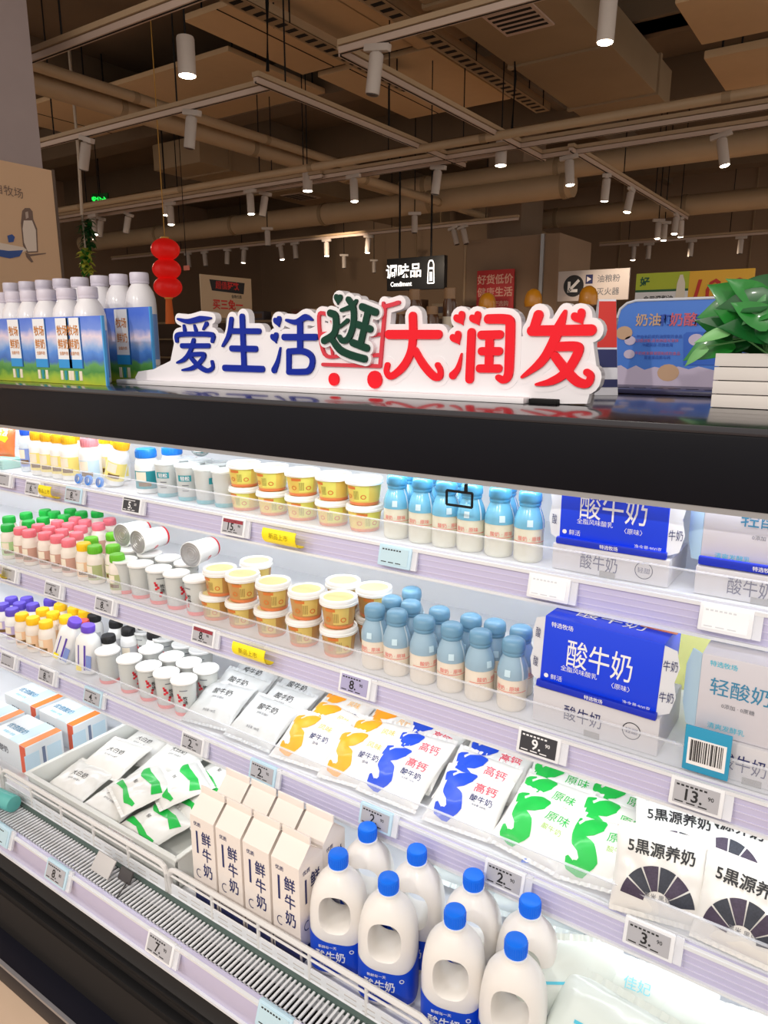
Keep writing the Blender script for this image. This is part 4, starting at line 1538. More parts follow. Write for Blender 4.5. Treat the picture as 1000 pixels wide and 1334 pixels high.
# cartons -----------------------------------------------------------
def yog_carton(w_, h_, d_, tilt_flaps=True):
    """blue sleeve pack with grey-white end flaps"""
    b = MB().box((0, d_ / 2, h_ / 2), (w_, d_, h_), BLUE, 0.003)
    WI = M('white_digits', (235, 235, 238))
    y_ = -0.0008
    b.text('酸牛奶', 0.062 * h_ / 0.15, WI, (0, y_, h_ * 0.56), (1, 0, 0), (0, 0, 1), 0.004, 0.72)
    b.text('全脂风味酸乳', 0.012, WI, (-w_ * 0.16, y_, h_ * 0.33), (1, 0, 0), (0, 0, 1))
    b.text('〈原味〉', 0.012, WI, (w_ * 0.2, y_, h_ * 0.28), (1, 0, 0), (0, 0, 1))
    b.text('特选牧场', 0.011, WI, (-w_ * 0.34, y_, h_ * 0.9), (1, 0, 0), (0, 0, 1), 0.01)
    b.text('净含量:900克', 0.009, WI, (w_ * 0.34, y_, h_ * 0.1), (1, 0, 0), (0, 0, 1))
    b.text('● 鲜活', 0.012, WI, (-w_ * 0.38, y_, h_ * 0.16), (1, 0, 0), (0, 0, 1))
    b.text('酸牛奶', 0.05, WI, (0, d_ * 0.42, h_ + 0.0008), (1, 0, 0), (0, 1, 0), 0.003, 0.9)
    b.box((w_ * 0.38, d_ * 0.55, h_ + 0.0006), (w_ * 0.3, 0.03, 0.001), M('orange_print', (226, 108, 40)))
    lo = MB().box((0, -0.004, 0.006), (w_ * 1.03, 0.012, 0.014), M('deep_blue_print', (0, 40, 184), 0.4), 0.003)
    lo.text('特选牧场', 0.009, WI, (0, -0.0108, 0.006), (1, 0, 0), (0, 0, 1), 0.01)
    parts = [('sleeve', b), ('front_lip', lo)]
    FL = M('flap_white', (222, 224, 230), 0.45)
    for s_ in (-1, 1):
        fl = MB()
        e = 0.03
        pts = [(0, 0.004), (e * 0.75, 0.012), (e, h_ * 0.3), (e * 0.8, h_ * 0.5), (e, h_ * 0.7), (e * 0.75, h_ - 0.012), (0, h_ - 0.004)]
        ux = Vector((s_ * 0.93, 0.36, 0))
        if s_ < 0:
            pts = [(q[0], q[1]) for q in reversed(pts)]
        o_ = Vector((s_ * w_ / 2, 0.002, 0))
        P = [o_ + ux * q[0] + Vector((0, 0, q[1])) for q in pts]
        nrm = Vector((-0.36 * s_, 0.93, 0)) * 0.003
        k = len(P)
        fl.add(P + [v + nrm for v in P], [tuple(range(k)), tuple(reversed(range(k, 2 * k)))] + [(i, (i + 1) % k, (i + 1) % k + k, i + k) for i in range(k)], FL)
        for zz in (0.3, 0.72):
            fl.text('酸' if s_ < 0 else '牛奶', 0.022, NAVY, o_ + ux * 0.014 + Vector((0, -0.001, h_ * zz)) - nrm * 0.35, ux * s_, (0, 0, 1), 0.0, 0.6)
        parts.append(('end_flap', fl))
    return parts


def white_pack(w_, h_, d_):
    b = MB().box((0, d_ / 2, h_ / 2), (w_, d_, h_), M('pearl_card', (208, 206, 210), 0.45), 0.004)
    y_ = -0.0008
    b.text('酸牛奶', 0.034, NAVY, (-w_ * 0.08, y_, h_ * 0.5), (1, 0, 0), (0, 0, 1), 0.0, 0.75)
    for k in range(24):
        t0, t1 = k * math.pi / 12, (k + 1) * math.pi / 12
        c_ = Vector((w_ * 0.3, y_, h_ * 0.5))
        P = [c_ + Vector((r_ * math.cos(t), 0, r_ * math.sin(t))) for r_, t in ((0.017, t0), (0.017, t1), (0.0155, t1), (0.0155, t0))]
        b.add(P, [(0, 1, 2, 3), (3, 2, 1, 0)], NAVY)
    b.text('轻甜', 0.012, NAVY, (w_ * 0.3, y_, h_ * 0.5), (1, 0, 0), (0, 0, 1))
    b.box((0.0, -0.0006, 0.006), (0.03, 0.0012, 0.012), M('grey_thumb_cut', (150, 148, 146), 0.5))
    return [('pack', b)]


def light_pack(w_, h_, d_, tx=0.0):
    b = MB().box((0, d_ / 2, h_ / 2), (w_, d_, h_), M('pearl_card2', (206, 204, 212), 0.35, coat=0.2), 0.004)
    y_ = -0.0008
    b.text('轻酸奶', 0.034, M('teal_blue_ink', (54, 132, 170), 0.5), (tx, y_, h_ * 0.62), (1, 0, 0), (0, 0, 1), 0.004, 0.95)
    b.text('特选牧场', 0.011, CYANI, (-w_ * 0.32, y_, h_ * 0.9), (1, 0, 0), (0, 0, 1), 0.01)
    b.text('0添加 · 0蔗糖', 0.009, GREYI, (tx, y_, h_ * 0.4), (1, 0, 0), (0, 0, 1))
    b.text('清爽发酵乳', 0.012, CYANI, (-w_ * 0.25, y_, h_ * 0.12), (1, 0, 0), (0, 0, 1))
    sd = MB().box((-w_ / 2 - 0.0006, d_ / 2, h_ / 2), (0.0012, d_ * 0.94, h_ * 0.9), M('ice_blue_side', (178, 208, 226), 0.4))
    sd.box((-w_ / 2 - 0.0014, d_ * 0.2, h_ * 0.65), (0.001, 0.012, 0.03), M('teal_blue_ink', (54, 132, 170)))
    fl = MB()
    o_ = Vector((-w_ / 2, 0.002, 0))
    ux_ = Vector((-0.8, 0.6, 0))
    P = [o_ + ux_ * a_ + Vector((0, 0, z_)) for a_, z_ in ((0, 0.004), (0, h_ - 0.004), (0.022, h_ - 0.002), (0.034, h_ * 0.75), (0.034, h_ * 0.25), (0.022, 0.002))]
    P2_ = [v + Vector((0.002, 0.003, 0)) for v in P]
    fl.add(P + P2_, [tuple(range(6)), tuple(reversed(range(6, 12)))] + [(i, i + 6, (i + 1) % 6 + 6, (i + 1) % 6) for i in range(6)], M('ice_blue_side', (178, 208, 226)))
    return [('pack', b), ('side_print', sd), ('end_flap', fl)]


# shelf A cartons
l, r = atY(729, 680, 1.375), atY(869, 700, 1.375)
cx, cw = (l.x + r.x) / 2, r.x - l.x
thing('yogurt_multipack', 'white yogurt pack under the upper blue carton, top shelf', 'carton', white_pack(cw + 0.02, 0.054, 0.15), (cx, 1.368, zA + E3))
thing('yogurt_carton', 'royal blue yogurt carton on top shelf, cut by the canopy', 'carton', yog_carton(cw, 0.15, 0.13), (cx, 1.375, zA + 0.0555))
thing('yogurt_multipack', 'white yogurt pack under the pearl carton at top right', 'carton', white_pack(0.22, 0.054, 0.15), (cx + cw / 2 + 0.165, 1.368, zA + E3))
thing('yogurt_carton', 'pearl white yogurt carton on top shelf beside the blue one', 'carton', light_pack(0.215, 0.15, 0.12), (cx + cw / 2 + 0.165, 1.385, zA + 0.0555))
mb = MB().box((0, 0, 0), (0.215, 0.01, 0.016), M('deep_blue_print', (8, 36, 160)), 0.003)
mb.text('特选牧场', 0.009, M('white_digits', (235, 235, 238)), (0, -0.0058, 0), (1, 0, 0), (0, 0, 1), 0.01)
thing('carton_lip', 'deep blue card strip below the pearl carton on top shelf', 'card strip', [('strip', mb)], (cx + cw / 2 + 0.165, 1.374, zA + 0.064))
# shelf B cartons
l, r = atY(703, 860, 1.27), atY(857, 890, 1.27)
cx, cw = (l.x + r.x) / 2, r.x - l.x
thing('yogurt_multipack', 'white yogurt pack under the lower blue carton, middle shelf', 'carton', white_pack(cw + 0.02, 0.075, 0.17), (cx, 1.268, zB + E3))
thing('yogurt_carton', 'royal blue yogurt carton on middle shelf, top face showing', 'carton', yog_carton(cw, 0.144, 0.14), (cx, 1.272, zB + 0.0765), (math.radians(-2), math.radians(1.5), 0))
thing('yogurt_multipack', 'pearl yogurt pack behind the guard at right, middle shelf', 'carton', white_pack(0.21, 0.07, 0.17), (atY(909, 900, 1.275).x + 0.1, 1.268, zB + E3))
lx = atY(909, 900, 1.275).x
thing('yogurt_carton', 'pearl white yogurt carton with teal writing, middle shelf right', 'carton', light_pack(0.2, 0.147, 0.15, -0.035), (lx + 0.1, 1.275, zB + 0.071))
mb = MB().box((0, 0.28, 0.1), (0.4, 0.012, 0.2), M('pale_yellow_card', (236, 236, 150), 0.5), 0.002)
thing('backing_card', 'pale yellow card standing behind the cartons on middle shelf', 'card', [('card', mb)], (cx + 0.12, 1.3, zB + E3))
# barcode clip tag
p = atY(918, 985, 1.235)
mb = MB().box((0, 0, 0), (0.075, 0.004, 0.085), M('teal_tag', (40, 150, 190), 0.4), 0.003)
mb.box((0, -0.0022, -0.004), (0.062, 0.001, 0.05), PAPERW)
xx = -0.026
while xx < 0.026:
    w_ = R.choice([0.0009, 0.0014, 0.0022])
    mb.box((xx, -0.003, -0.002), (w_, 0.0008, 0.04), INK)
    xx += w_ + R.choice([0.0012, 0.002])
thing('barcode_tag', 'teal barcode tag clipped to the guard under pearl carton', 'tag', [('tag', mb)], (p.x, 1.249, p.z))

# ================================================================== GOODS: middle shelf
for i, px in enumerate((490, 519, 554, 590, 627, 670)):
    x_ = atY(px - 2, (797, 805, 814, 822, 834, 843)[i] + 20, 1.298).x
    put('frost', 'yogurt_bottle', 'dusty blue topped frosted bottle on middle shelf, front row, %s' % ordn(i, 6), 'bottle', (x_, 1.298, zB + E3), (0, 0, R.uniform(-0.6, 0.6)), 'frosted bottles on the middle shelf')
bk = sorted([(510, 784), (536, 779), (535, 794), (572, 803), (613, 811), (644, 821), (678, 829)])
for i, (px, py) in enumerate(bk):
    q = atZ(px, py, zB + 0.145)
    y_ = (1.365, 1.365, 1.445, 1.365, 1.365, 1.365, 1.365)[i]
    x_ = atY(px, py + 8, y_).x
    put('frost', 'yogurt_bottle', 'dusty blue topped frosted bottle on middle shelf, behind front row, %s' % ordn(i, 7), 'bottle', (x_, y_, zB + E3), (0, 0, R.uniform(-2, 2)), 'frosted bottles on the middle shelf')
for i, (px, py) in enumerate([(282, 778), (316, 791), (354, 804), (396, 814), (441, 825)]):
    x_ = atY(px, py, 1.31).x
    put('atub', 'yogurt_tub', 'amber lidded yogurt tub on middle shelf, lower layer, %s' % ordn(i, 5), 'tub', (x_, 1.31, zB + E3), (0, 0, R.uniform(-0.4, 0.4)), 'amber tubs on the middle shelf')
    x2 = atY((286, 316, 356, 399, 441)[i], py - 42, 1.31).x
    put('atub', 'yogurt_tub', 'amber lidded yogurt tub on middle shelf, upper layer, %s' % ordn(i, 5), 'tub', (x2, 1.31, zB + 0.0735), (0, 0, R.uniform(-0.5, 0.5)), 'amber tubs on the middle shelf')
for i, (px, py) in enumerate([(334, 726), (447, 753), (487, 764)]):
    x_ = atY(px, py + 14, 1.415).x
    for k in (0, 1):
        put('atub', 'yogurt_tub', 'amber lidded yogurt tub on middle shelf, back stack %s, %s' % (ordn(i, 3), ('lower one', 'upper one')[k]), 'tub', (x_, 1.415, zB + E3 + k * 0.073), (0, 0, R.uniform(-0.5, 0.5)), 'amber tubs on the middle shelf')
for i, (px, py) in enumerate([(163, 740), (184, 750), (208, 758), (231, 766), (257, 773)]):
    x_ = atY(px, py, 1.30).x
    put('redcup', 'yogurt_cup', 'red-printed white-lidded cup on middle shelf, front row, %s' % ordn(i, 5), 'cup', (x_, 1.30, zB + E3), (0, 0, (1.6, 2.5, 0.2, 0.9, -0.8)[i]), 'red-printed cups on the middle shelf')
for i, px in enumerate((172, 196, 219, 243)):
    x_ = atY(px, 735, 1.385).x
    put('redcup', 'yogurt_cup', 'red-printed white-lidded cup on middle shelf, back row, %s' % ordn(i, 4), 'cup', (x_, 1.385, zB + E3), (0, 0, R.uniform(-3, 3)), 'red-printed cups on the middle shelf')
SILV = M('foil_silver', (176, 176, 178), 0.3, metal=0.6)


def lying_cup():
    b = MB().lathe([(0.0355, 0.0), (0.0378, 0.001), (0.0378, 0.006), (0.0355, 0.008), (0.035, 0.012), (0.0305, 0.09), (0.0295, 0.098), (0.0285, 0.1), (0.0001, 0.1)], WHITE, 28, close=False)
    b.lathe([(0.031, 0.092), (0.0304, 0.096), (0.0295, 0.1)], REDI, 28, close=False)
    b.wrap('牧场', 0.014, REDI, rlin([(0.0352, 0.01), (0.0305, 0.09)]), 0.05, 0.9, 0.02)
    l_ = MB().lathe([(0.0356, 0.0), (0.034, 0.003), (0.0001, 0.0035)], SILV, 28, close=False)
    for rr in (0.01, 0.018, 0.026):
        l_.lathe([(rr, 0.0034), (rr + 0.0015, 0.0018), (rr + 0.003, 0.0032)], SILV, 28, close=False)
    return [('cup', b), ('foil_lid', l_)]


BUILD['lying'] = lying_cup
for i, (px, py, y_) in enumerate([(166, 704, 1.40), (186, 708, 1.375), (255, 727, 1.375)]):
    q = atY(px, py, y_)
    put('lying', 'yogurt_cup', ('white cup lying on the standing cups, silver foil lid facing out, leftmost', 'white cup lying on the standing cups, silver foil lid facing out, middle one', 'white cup lying beside the amber tubs with silver foil lid facing out')[i], 'cup',
        (q.x, y_ - 0.02, zB + 0.1035 + 0.0375), Vector((0, 0, 1)).rotation_difference(Vector(((-0.12, 0.98, 0), (0.0, 1, 0), (-0.15, 0.97, 0))[i])).to_euler(), 'lying cups on the middle shelf')


# bottles with coloured caps: cap tops measured at one height
def caps(key, pts, z_shelf, h, word, where, grp, minsep=0.056, front=None, box=None):
    out = []
    for (px, py) in pts:
        q = atZ(px, py, z_shelf + h)
        x_, y_ = q.x, q.y
        if front:
            y_ = max(y_, front + 0.034)
        out.append([x_, y_])
    TAKEN.setdefault(z_shelf, [])
    done = TAKEN[z_shelf]
    res = []
    for x_, y_ in out:
        for it in range(60):
            hit = None
            for a_, b_ in done:
                d = math.hypot(x_ - a_, y_ - b_)
                if d < minsep:
                    hit = (a_, b_, d)
                    break
            if not hit:
                break
            a_, b_, d = hit
            ang = math.atan2(y_ - b_, x_ - a_) if d > 1e-4 else R.uniform(0, 6)
            x_ = a_ + math.cos(ang) * minsep * 1.02
            y_ = max((front or 0) + 0.034, min(YB - 0.04, b_ + math.sin(ang) * minsep * 1.02))
        done.append((x_, y_))
        res.append((x_, y_))
    res.sort()
    n = len(res)
    for i, (x_, y_) in enumerate(res):
        put(key, 'yogurt_bottle', '%s bottle on the %s, %s' % (word, where, ordn(i, n)), 'bottle', (x_, y_, z_shelf + E3), (0, 0, R.uniform(-0.3, 0.3)), grp)


TAKEN = {}
C5 = lambda L: [(a * 0.16, 640 + b * 0.16) for a, b in L]
C6 = lambda L: [(a * 0.16, 740 + b * 0.16) for a, b in L]
caps('pink', C5([(235, 315), (365, 335), (465, 360), (555, 390), (165, 295), (310, 270), (395, 290), (500, 310), (620, 335), (465, 240), (555, 260), (655, 285), (610, 215), (690, 235), (800, 260), (890, 220)]), zB, 0.12, 'pink-capped', 'middle shelf', 'pink-capped bottles', 0.055, 1.25)
caps('yellow', C5([(680, 420)]), zB, 0.12, 'single yellow-capped', 'middle shelf right of the pink caps', None, 0.055, 1.25)
caps('lime', C5([(845, 540), (760, 440), (880, 440), (740, 375), (915, 340)]), zB, 0.12, 'lime-green-capped', 'middle shelf beside the cups', 'lime-capped bottles', 0.055, 1.25)
caps('green', C5([(60, 270), (70, 205), (210, 175), (230, 240), (345, 215), (365, 150), (440, 165), (520, 195), (570, 145), (660, 165), (780, 160)]), zB, 0.12, 'green-capped', 'middle shelf behind the pink caps', 'green-capped bottles', 0.055, 1.25)
caps('yellow', C6([(175, 370), (265, 400), (370, 430), (345, 330), (430, 360), (535, 390), (490, 290), (600, 320), (680, 340)]), zC, 0.12, 'yellow-capped', 'lower shelf', 'yellow-capped bottles on the lower shelf', 0.055, 1.20)
caps('purple', C6([(95, 330), (20, 290), (90, 240), (200, 240), (265, 290), (405, 250), (150, 275)]), zC, 0.12, 'purple-capped', 'lower shelf left of the yellow caps', 'purple-capped bottles', 0.055, 1.20)
caps('red', C6([(670, 425)]), zC, 0.12, 'single red-capped', 'lower shelf behind the leaning bottles', None, 0.055, 1.20)
C7 = lambda L: [(120 + a * 0.16, 800 + b * 0.16) for a, b in L]
caps('black', C7([(130, 170), (290, 110), (190, 50), (-40, 30), (-55, 90), (360, 90), (500, 140)]), zC, 0.12, 'black-capped', 'lower shelf behind the cups', 'black-capped bottles', 0.055, 1.20)


# two tall bottles by the guard of the lower shelf
def tall_bottle():
    Wp = WHITE
    sh = sup(1, 0.8, 3.2)
    b = MB().lathe([(0.033, 0), (0.036, 0.004), (0.036, 0.095), (0.033, 0.11), (0.022, 0.126), (0.018, 0.13), (0.018, 0.136)], Wp, 32, shape=sh)
    b.box((0.008, -0.0293, 0.055), (0.006, 0.001, 0.085), M('violet_stripe', (92, 64, 170), 0.4))
    b.box((-0.014, -0.0293, 0.06), (0.003, 0.001, 0.07), M('violet_stripe', (92, 64, 170)))
    b.box((0.022, -0.0293, 0.04), (0.018, 0.001, 0.05), M('blue_white_label', (130, 150, 210)))
    b.box((-0.012, -0.0296, 0.018), (0.018, 0.001, 0.02), M('yellow_card', (250, 222, 24)))
    c_ = MB().lathe([(0.021, 0.134), (0.0215, 0.135), (0.0215, 0.152), (0.02, 0.155), (0.0001, 0.155)], M('violet_cap', (104, 72, 200), 0.4), 22)
    return [('bottle', b), ('cap', c_)]


BUILD['tall'] = tall_bottle
q = atY(107, 850, 1.245)
put('tall', 'yogurt_bottle', 'white bottle with violet stripe and cap by the guard, lower shelf', 'bottle', (q.x + 0.02, 1.247, zC + 0.01), (0, math.radians(6), 0.35))
q = atY(88, 850, 1.25)
put('tall', 'yogurt_bottle', 'white bottle leaning right onto the violet-striped bottle, lower shelf', 'bottle', (q.x - 0.03, 1.252, zC + 0.012), (0, math.radians(24), 0.3))

# cups on the lower shelf
for i, (px, py) in enumerate([(142, 870), (170, 878), (195, 886), (218, 896), (241, 907)]):
    x_ = atY(px, py, 1.252).x
    put('redcup', 'yogurt_cup', 'red-printed white-lidded cup on lower shelf, front row, %s' % ordn(i, 5), 'cup', (x_, 1.252, zC + E3), (0, 0, (2.2, 0.9, 0.35, 0.3, 0.0)[i]), 'red-printed cups on the lower shelf')
for rr, (y_, pts) in enumerate([(1.335, (198, 224, 246, 268)), (1.42, (190, 215, 240, 262))]):
    for i, px in enumerate(pts):
        x_ = atY(px, 862 - rr * 14, y_).x
        put('redcup', 'yogurt_cup', 'red-printed white-lidded cup on lower shelf, %s row, %s' % (('second', 'third')[rr], ordn(i, 4)), 'cup', (x_, y_, zC + E3), (0, 0, R.uniform(-0.6, 0.6)), 'red-printed cups on the lower shelf')

# ------------------------------------------------------------------ pouches on the lower shelf
def column(key, word, px, py, n, where, y0=1.245, pitch=0.062, dx=0.0):
    q = atY(px, py, y0 + 0.035)
    for i in range(n):
        x_ = q.x + dx * i + R.uniform(-0.006, 0.006)
        y_ = y0 + 0.042 + pitch * i
        t = 23 + R.uniform(-2, 2)
        z_ = zC + 0.008 + 0.006 * i
        pos = 'frontmost' if i == 0 else ('rearmost' if i == n - 1 else ('second', 'third', 'fourth', 'fifth')[i - 1] + ' from front')
        put('p_%s%d' % (key, i % 3), 'milk_pouch', '%s, %s of the %s' % (word, pos, where), 'pouch', (x_, y_, z_ + 0.079 * math.sin(math.radians(t))),
            (math.radians(t), math.radians(R.uniform(-4, 4)), R.uniform(-0.13, 0.13)), word + 's')


column('grey', 'grey printed milk pouch', 283, 925, 4, 'left grey column')
column('grey', 'grey printed milk pouch', 341, 946, 4, 'right grey column')
for i, (px, py) in enumerate([(322, 868), (346, 876), (372, 884)]):
    q = atZ(px, py, zC + 0.1)
    put('redcup', 'yogurt_cup', 'red-printed white-lidded cup behind the grey pouches, %s' % ordn(i, 3), 'cup', (q.x, min(YB - 0.045, max(1.6, q.y)), zC + E3), (0, 0, (0.9, 0.2, -0.3)[i]), 'red-printed cups behind grey pouches')
column('orange', 'orange printed milk pouch', 404, 973, 5, 'left orange column')
column('orange', 'orange printed milk pouch', 466, 993, 4, 'right orange column')
column('blue', 'blue printed milk pouch', 520, 1030, 5, 'left blue column')
column('blue', 'blue printed milk pouch', 606, 1064, 4, 'right blue column')
column('green', 'green printed milk pouch', 697, 1090, 4, 'left green column')
column('green', 'green printed milk pouch', 785, 1118, 5, 'right green column')
for i, (px, py, y_, t, rz, lab) in enumerate([
        (855, 1172, 1.243, 60, 0.2, 'dark grain printed pouch standing nearest the green pouches'),
        (972, 1200, 1.243, 58, -0.05, 'dark grain printed pouch standing at the right edge, in front'),
        (882, 1098, 0, 40, 0.25, 'dark grain printed pouch second behind the front pair'),
        (948, 1108, 0, 40, 0.1, 'dark grain printed pouch just behind the right front one'),
        (1000, 1108, 0, 38, -0.1, 'dark grain printed pouch at the right edge, second row'),
        (868, 1050, 0, 34, 0.1, 'dark grain printed pouch in the back row, left one'),
        (930, 1058, 0, 34, 0.1, 'dark grain printed pouch in the back row, middle one'),
        (990, 1066, 0, 34, 0.0, 'dark grain printed pouch in the back row, right one')]):
    if y_:
        q = atY(px, py, y_)
        z_ = zC + 0.004 + 0.078 * math.sin(math.radians(t))
    else:
        z_ = zC + (0.075 if i < 5 else 0.07)
        q = atZ(px, py, z_)
        y_ = q.y
    put('p_five%d' % (i % 3), 'milk_pouch', lab, 'pouch', (q.x, y_, z_), (math.radians(t), 0, rz), 'dark grain printed pouches')

# ================================================================== GOODS: deck
# gable cartons
for rr, y_ in ((0, 1.03), (1, 1.116)):
    for i in range(4):
        x_ = -1.232 + 0.086 * (i + 0.5) + (0.0 if rr == 0 else -0.005)
        put('gable', 'milk_carton', 'ivory gable-top milk carton on the deck, %s row, %s' % (('front', 'back')[rr], ordn(i, 4)), 'carton', (x_, y_, zD + E3), (0, 0, R.uniform(-0.02, 0.02)), 'ivory milk cartons')
# jugs
for i, (px, py) in enumerate([(442, 1130), (507, 1165), (593, 1205), (672, 1243)]):
    q = atY(px, py + 6, 1.045)
    put('jug', 'milk_jug', 'white handled milk jug with blue cap, front row, %s' % ordn(i, 4), 'jug', (q.x, 1.042, zD + E3), (0, 0, math.radians((24, 22, 20, 14)[i])), 'white milk jugs')
for i, (px, py) in enumerate([(480, 1105), (544, 1135), (617, 1168), (690, 1203)]):
    q = atY(px, py, 1.15)
    put('jug', 'milk_jug', 'white handled milk jug with blue cap, back row, %s' % ordn(i, 4), 'jug', (q.x, 1.146, zD + E3), (0, 0, math.radians((24, 18, 14, 10)[i])), 'white milk jugs')


# boxed yogurts with an orange band
def band_box():
    W_, D_, H_ = 0.2, 0.125, 0.095
    b = MB().box((0, 0, H_ / 2), (W_, D_, H_), M('ice_white_card', (226, 232, 236), 0.45), 0.004)
    b.box((0.03, 0, H_ + 0.0003), (0.05, D_ * 0.98, 0.001), M('pale_sky_print', (200, 224, 238), 0.4))
    OB = M('orange_stripe', (240, 130, 48), 0.4)
    b.box((W_ / 2 - 0.018, 0, H_ + 0.0006), (0.03, D_ * 0.99, 0.001), OB)
    b.box((W_ / 2 - 0.018, -D_ / 2 - 0.0004, H_ / 2), (0.03, 0.001, H_ * 0.98), M('orange_stripe2', (226, 92, 52), 0.4))
    b.box((W_ / 2 + 0.0004, -0.005, H_ * 0.42), (0.001, 0.01, H_ * 0.7), M('slate_print', (110, 122, 150), 0.5))
    for yy in (-0.045, 0.03):
        b.box((W_ / 2 + 0.0004, yy, H_ * 0.42), (0.001, 0.048, H_ * 0.6), M('pale_sky_print', (200, 224, 238)))
    b.text('优倍酸奶', 0.026, M('teal_blue_ink', (54, 132, 170)), (-0.03, -0.01, H_ + 0.0012), (1, 0, 0), (0, 1, 0), 0.005)
    b.text('高蛋白 低脂', 0.012, CYANI, (-0.03, -0.04, H_ + 0.0012), (1, 0, 0), (0, 1, 0))
    b.text('酸奶', 0.026, GREYI, (-0.03, -D_ / 2 - 0.0008, H_ * 0.55), (1, 0, 0), (0, 0, 1), 0.01)
    return [('box', b)]


BUILD['band'] = band_box
for i, (px, py, lab) in enumerate([(95, 926, 'orange-banded yogurt box touching the white tray, rear one'), (40, 951, 'orange-banded yogurt box nearest the fence'),
                                   (25, 900, 'orange-banded yogurt box behind the front pair at left'), (-25, 925, 'orange-banded yogurt box cut by the left edge')]):
    bx_, by_ = ((-2.155, 1.275), (-2.16, 1.115), (-2.37, 1.275), (-2.375, 1.115))[i]
    put('band', 'yogurt_box', lab, 'box', (bx_, by_, zD + E3), (0, 0, 0), 'orange-banded yogurt boxes')
# teal tube at the left edge
q = atZ(8, 1045, 0.345)
mb = MB().lathe([(0.0001, -0.06), (0.022, -0.058), (0.024, -0.05), (0.024, 0.05), (0.022, 0.058), (0.0001, 0.06)], M('teal_film', (92, 178, 172), 0.35, coat=0.3), 24, ax=(1, 0.1, 0))
thing('yogurt_tube', 'teal wrapped tube lying on the air grille at left edge', 'tube', [('tube', mb)], (q.x - 0.02, 0.905, 0.352))

# white tray with pouches
TX0, TX1, TY0, TY1, TZ = -1.93, -1.285, 0.985, 1.40, zD + 0.095
TR = M('tray_white', (222, 224, 220), 0.4)
mb = MB()
mb.b2((TX0, TY0, zD + 0.001), (TX1, TY1, zD + 0.006), TR)
mb.b2((TX0, TY0, zD + 0.001), (TX0 + 0.006, TY1, TZ), TR, 0.002)
mb.b2((TX1 - 0.006, TY0, zD + 0.001), (TX1, TY1, TZ), TR, 0.002)
mb.b2((TX0, TY0, zD + 0.001), (TX1, TY0 + 0.006, TZ), TR, 0.002)
mb.b2((TX0, TY1 - 0.006, zD + 0.001), (TX1, TY1, TZ), TR, 0.002)
for a_, b_ in (((TX0 - 0.008, TY0 - 0.008), (TX1 + 0.008, TY0 + 0.004)), ((TX0 - 0.008, TY1 - 0.004), (TX1 + 0.008, TY1 + 0.008)), ((TX0 - 0.008, TY0), (TX0 + 0.004, TY1)), ((TX1 - 0.004, TY0), (TX1 + 0.008, TY1))):
    mb.b2((a_[0], a_[1], TZ - 0.006), (b_[0], b_[1], TZ), TR, 0.002)
st_ = MB().box((-1.50, TY0 - 0.0008, zD + 0.06), (0.1, 0.0016, 0.03), PAPERW)
st_.text('新鲜直达', 0.022, REDI, (-1.50, TY0 - 0.002, zD + 0.06), (1, 0, 0), (0, 0, 1), 0.02)
thing('display_tray', 'white plastic tray holding milk pouches on the deck', 'tray', [('tray', mb), ('sticker', st_)])
ti = 0
TP = [('tray', -1.83, 1.08, 0.05, 10, 0.1), ('tray', -1.66, 1.08, 0.045, 8, 0.0), ('tray', -1.83, 1.31, 0.05, 6, 0.1), ('tray', -1.50, 1.31, 0.045, 4, 0), ('tray', -1.66, 1.20, 0.045, 6, 0.1),
      ('tray', -1.82, 1.20, 0.07, 10, 0.15), ('tray', -1.66, 1.31, 0.07, 10, 0.1),
      ('traygreen', -1.48, 1.08, 0.05, 8, -0.25), ('traygreen', -1.60, 1.13, 0.085, 10, -0.4), ('traygreen', -1.40, 1.20, 0.07, 12, -0.3), ('traygreen', -1.44, 1.30, 0.085, 10, -0.35), ('traygreen', -1.52, 1.20, 0.09, 8, -0.45)]
LABT = ['plain white pouch at the tray front left', 'plain white pouch on the tray floor, left side', 'plain white pouch in the back left tray corner', 'plain white pouch in the back right tray corner',
        'plain white pouch under the green-striped ones', 'plain white pouch on top near the tray front', 'plain white pouch on top near the tray back',
        'green-striped pouch beside the milk cartons at tray front', 'green-striped pouch lying across the tray middle', 'green-striped pouch on the right of the tray', 'green-striped pouch at the tray back right', 'green-striped pouch lying slanted at the tray front']
for i, (k, x_, y_, z_, t, rz) in enumerate(TP):
    put('p_%s%d' % (k, i % 3), 'milk_pouch', LABT[i], 'pouch', (x_, y_, zD + z_), (math.radians(t), 0, rz), 'milk pouches in the tray')

# large pouches at the lower right
for i, (px, py, y_, z_, t, rz, sc_, lab) in enumerate([
        (740, 1240, 1.10, 0.10, 48, 0.5, 1.3, 'large white pouch leaning on the rightmost jugs'),
        (835, 1265, 1.11, 0.085, 32, 0.1, 1.5, 'large white pouch with cyan writing, centre of the bagged yogurts'),
        (790, 1310, 1.02, 0.09, 30, -0.1, 1.5, 'large white pouch in front with cyan stripe, bottom edge'),
        (930, 1310, 1.10, 0.08, 35, 0.2, 1.5, 'large white pouch at the bottom right corner'),
        (620, 1120, 1.40, 0.07, 35, 0.1, 1.3, 'large white pouch behind the jug row'),
        (700, 1175, 1.38, 0.09, 45, 0.2, 1.3, 'large white pouch behind the rightmost back jug')]):
    q = atY(px, py, y_)
    o = put('p_big%d' % (i % 3), 'milk_pouch', lab, 'pouch', (q.x, y_ + 0.03, zD + z_ + 0.02), (math.radians(t), 0, rz), 'large white pouches')
    o.scale = (sc_, sc_, sc_)
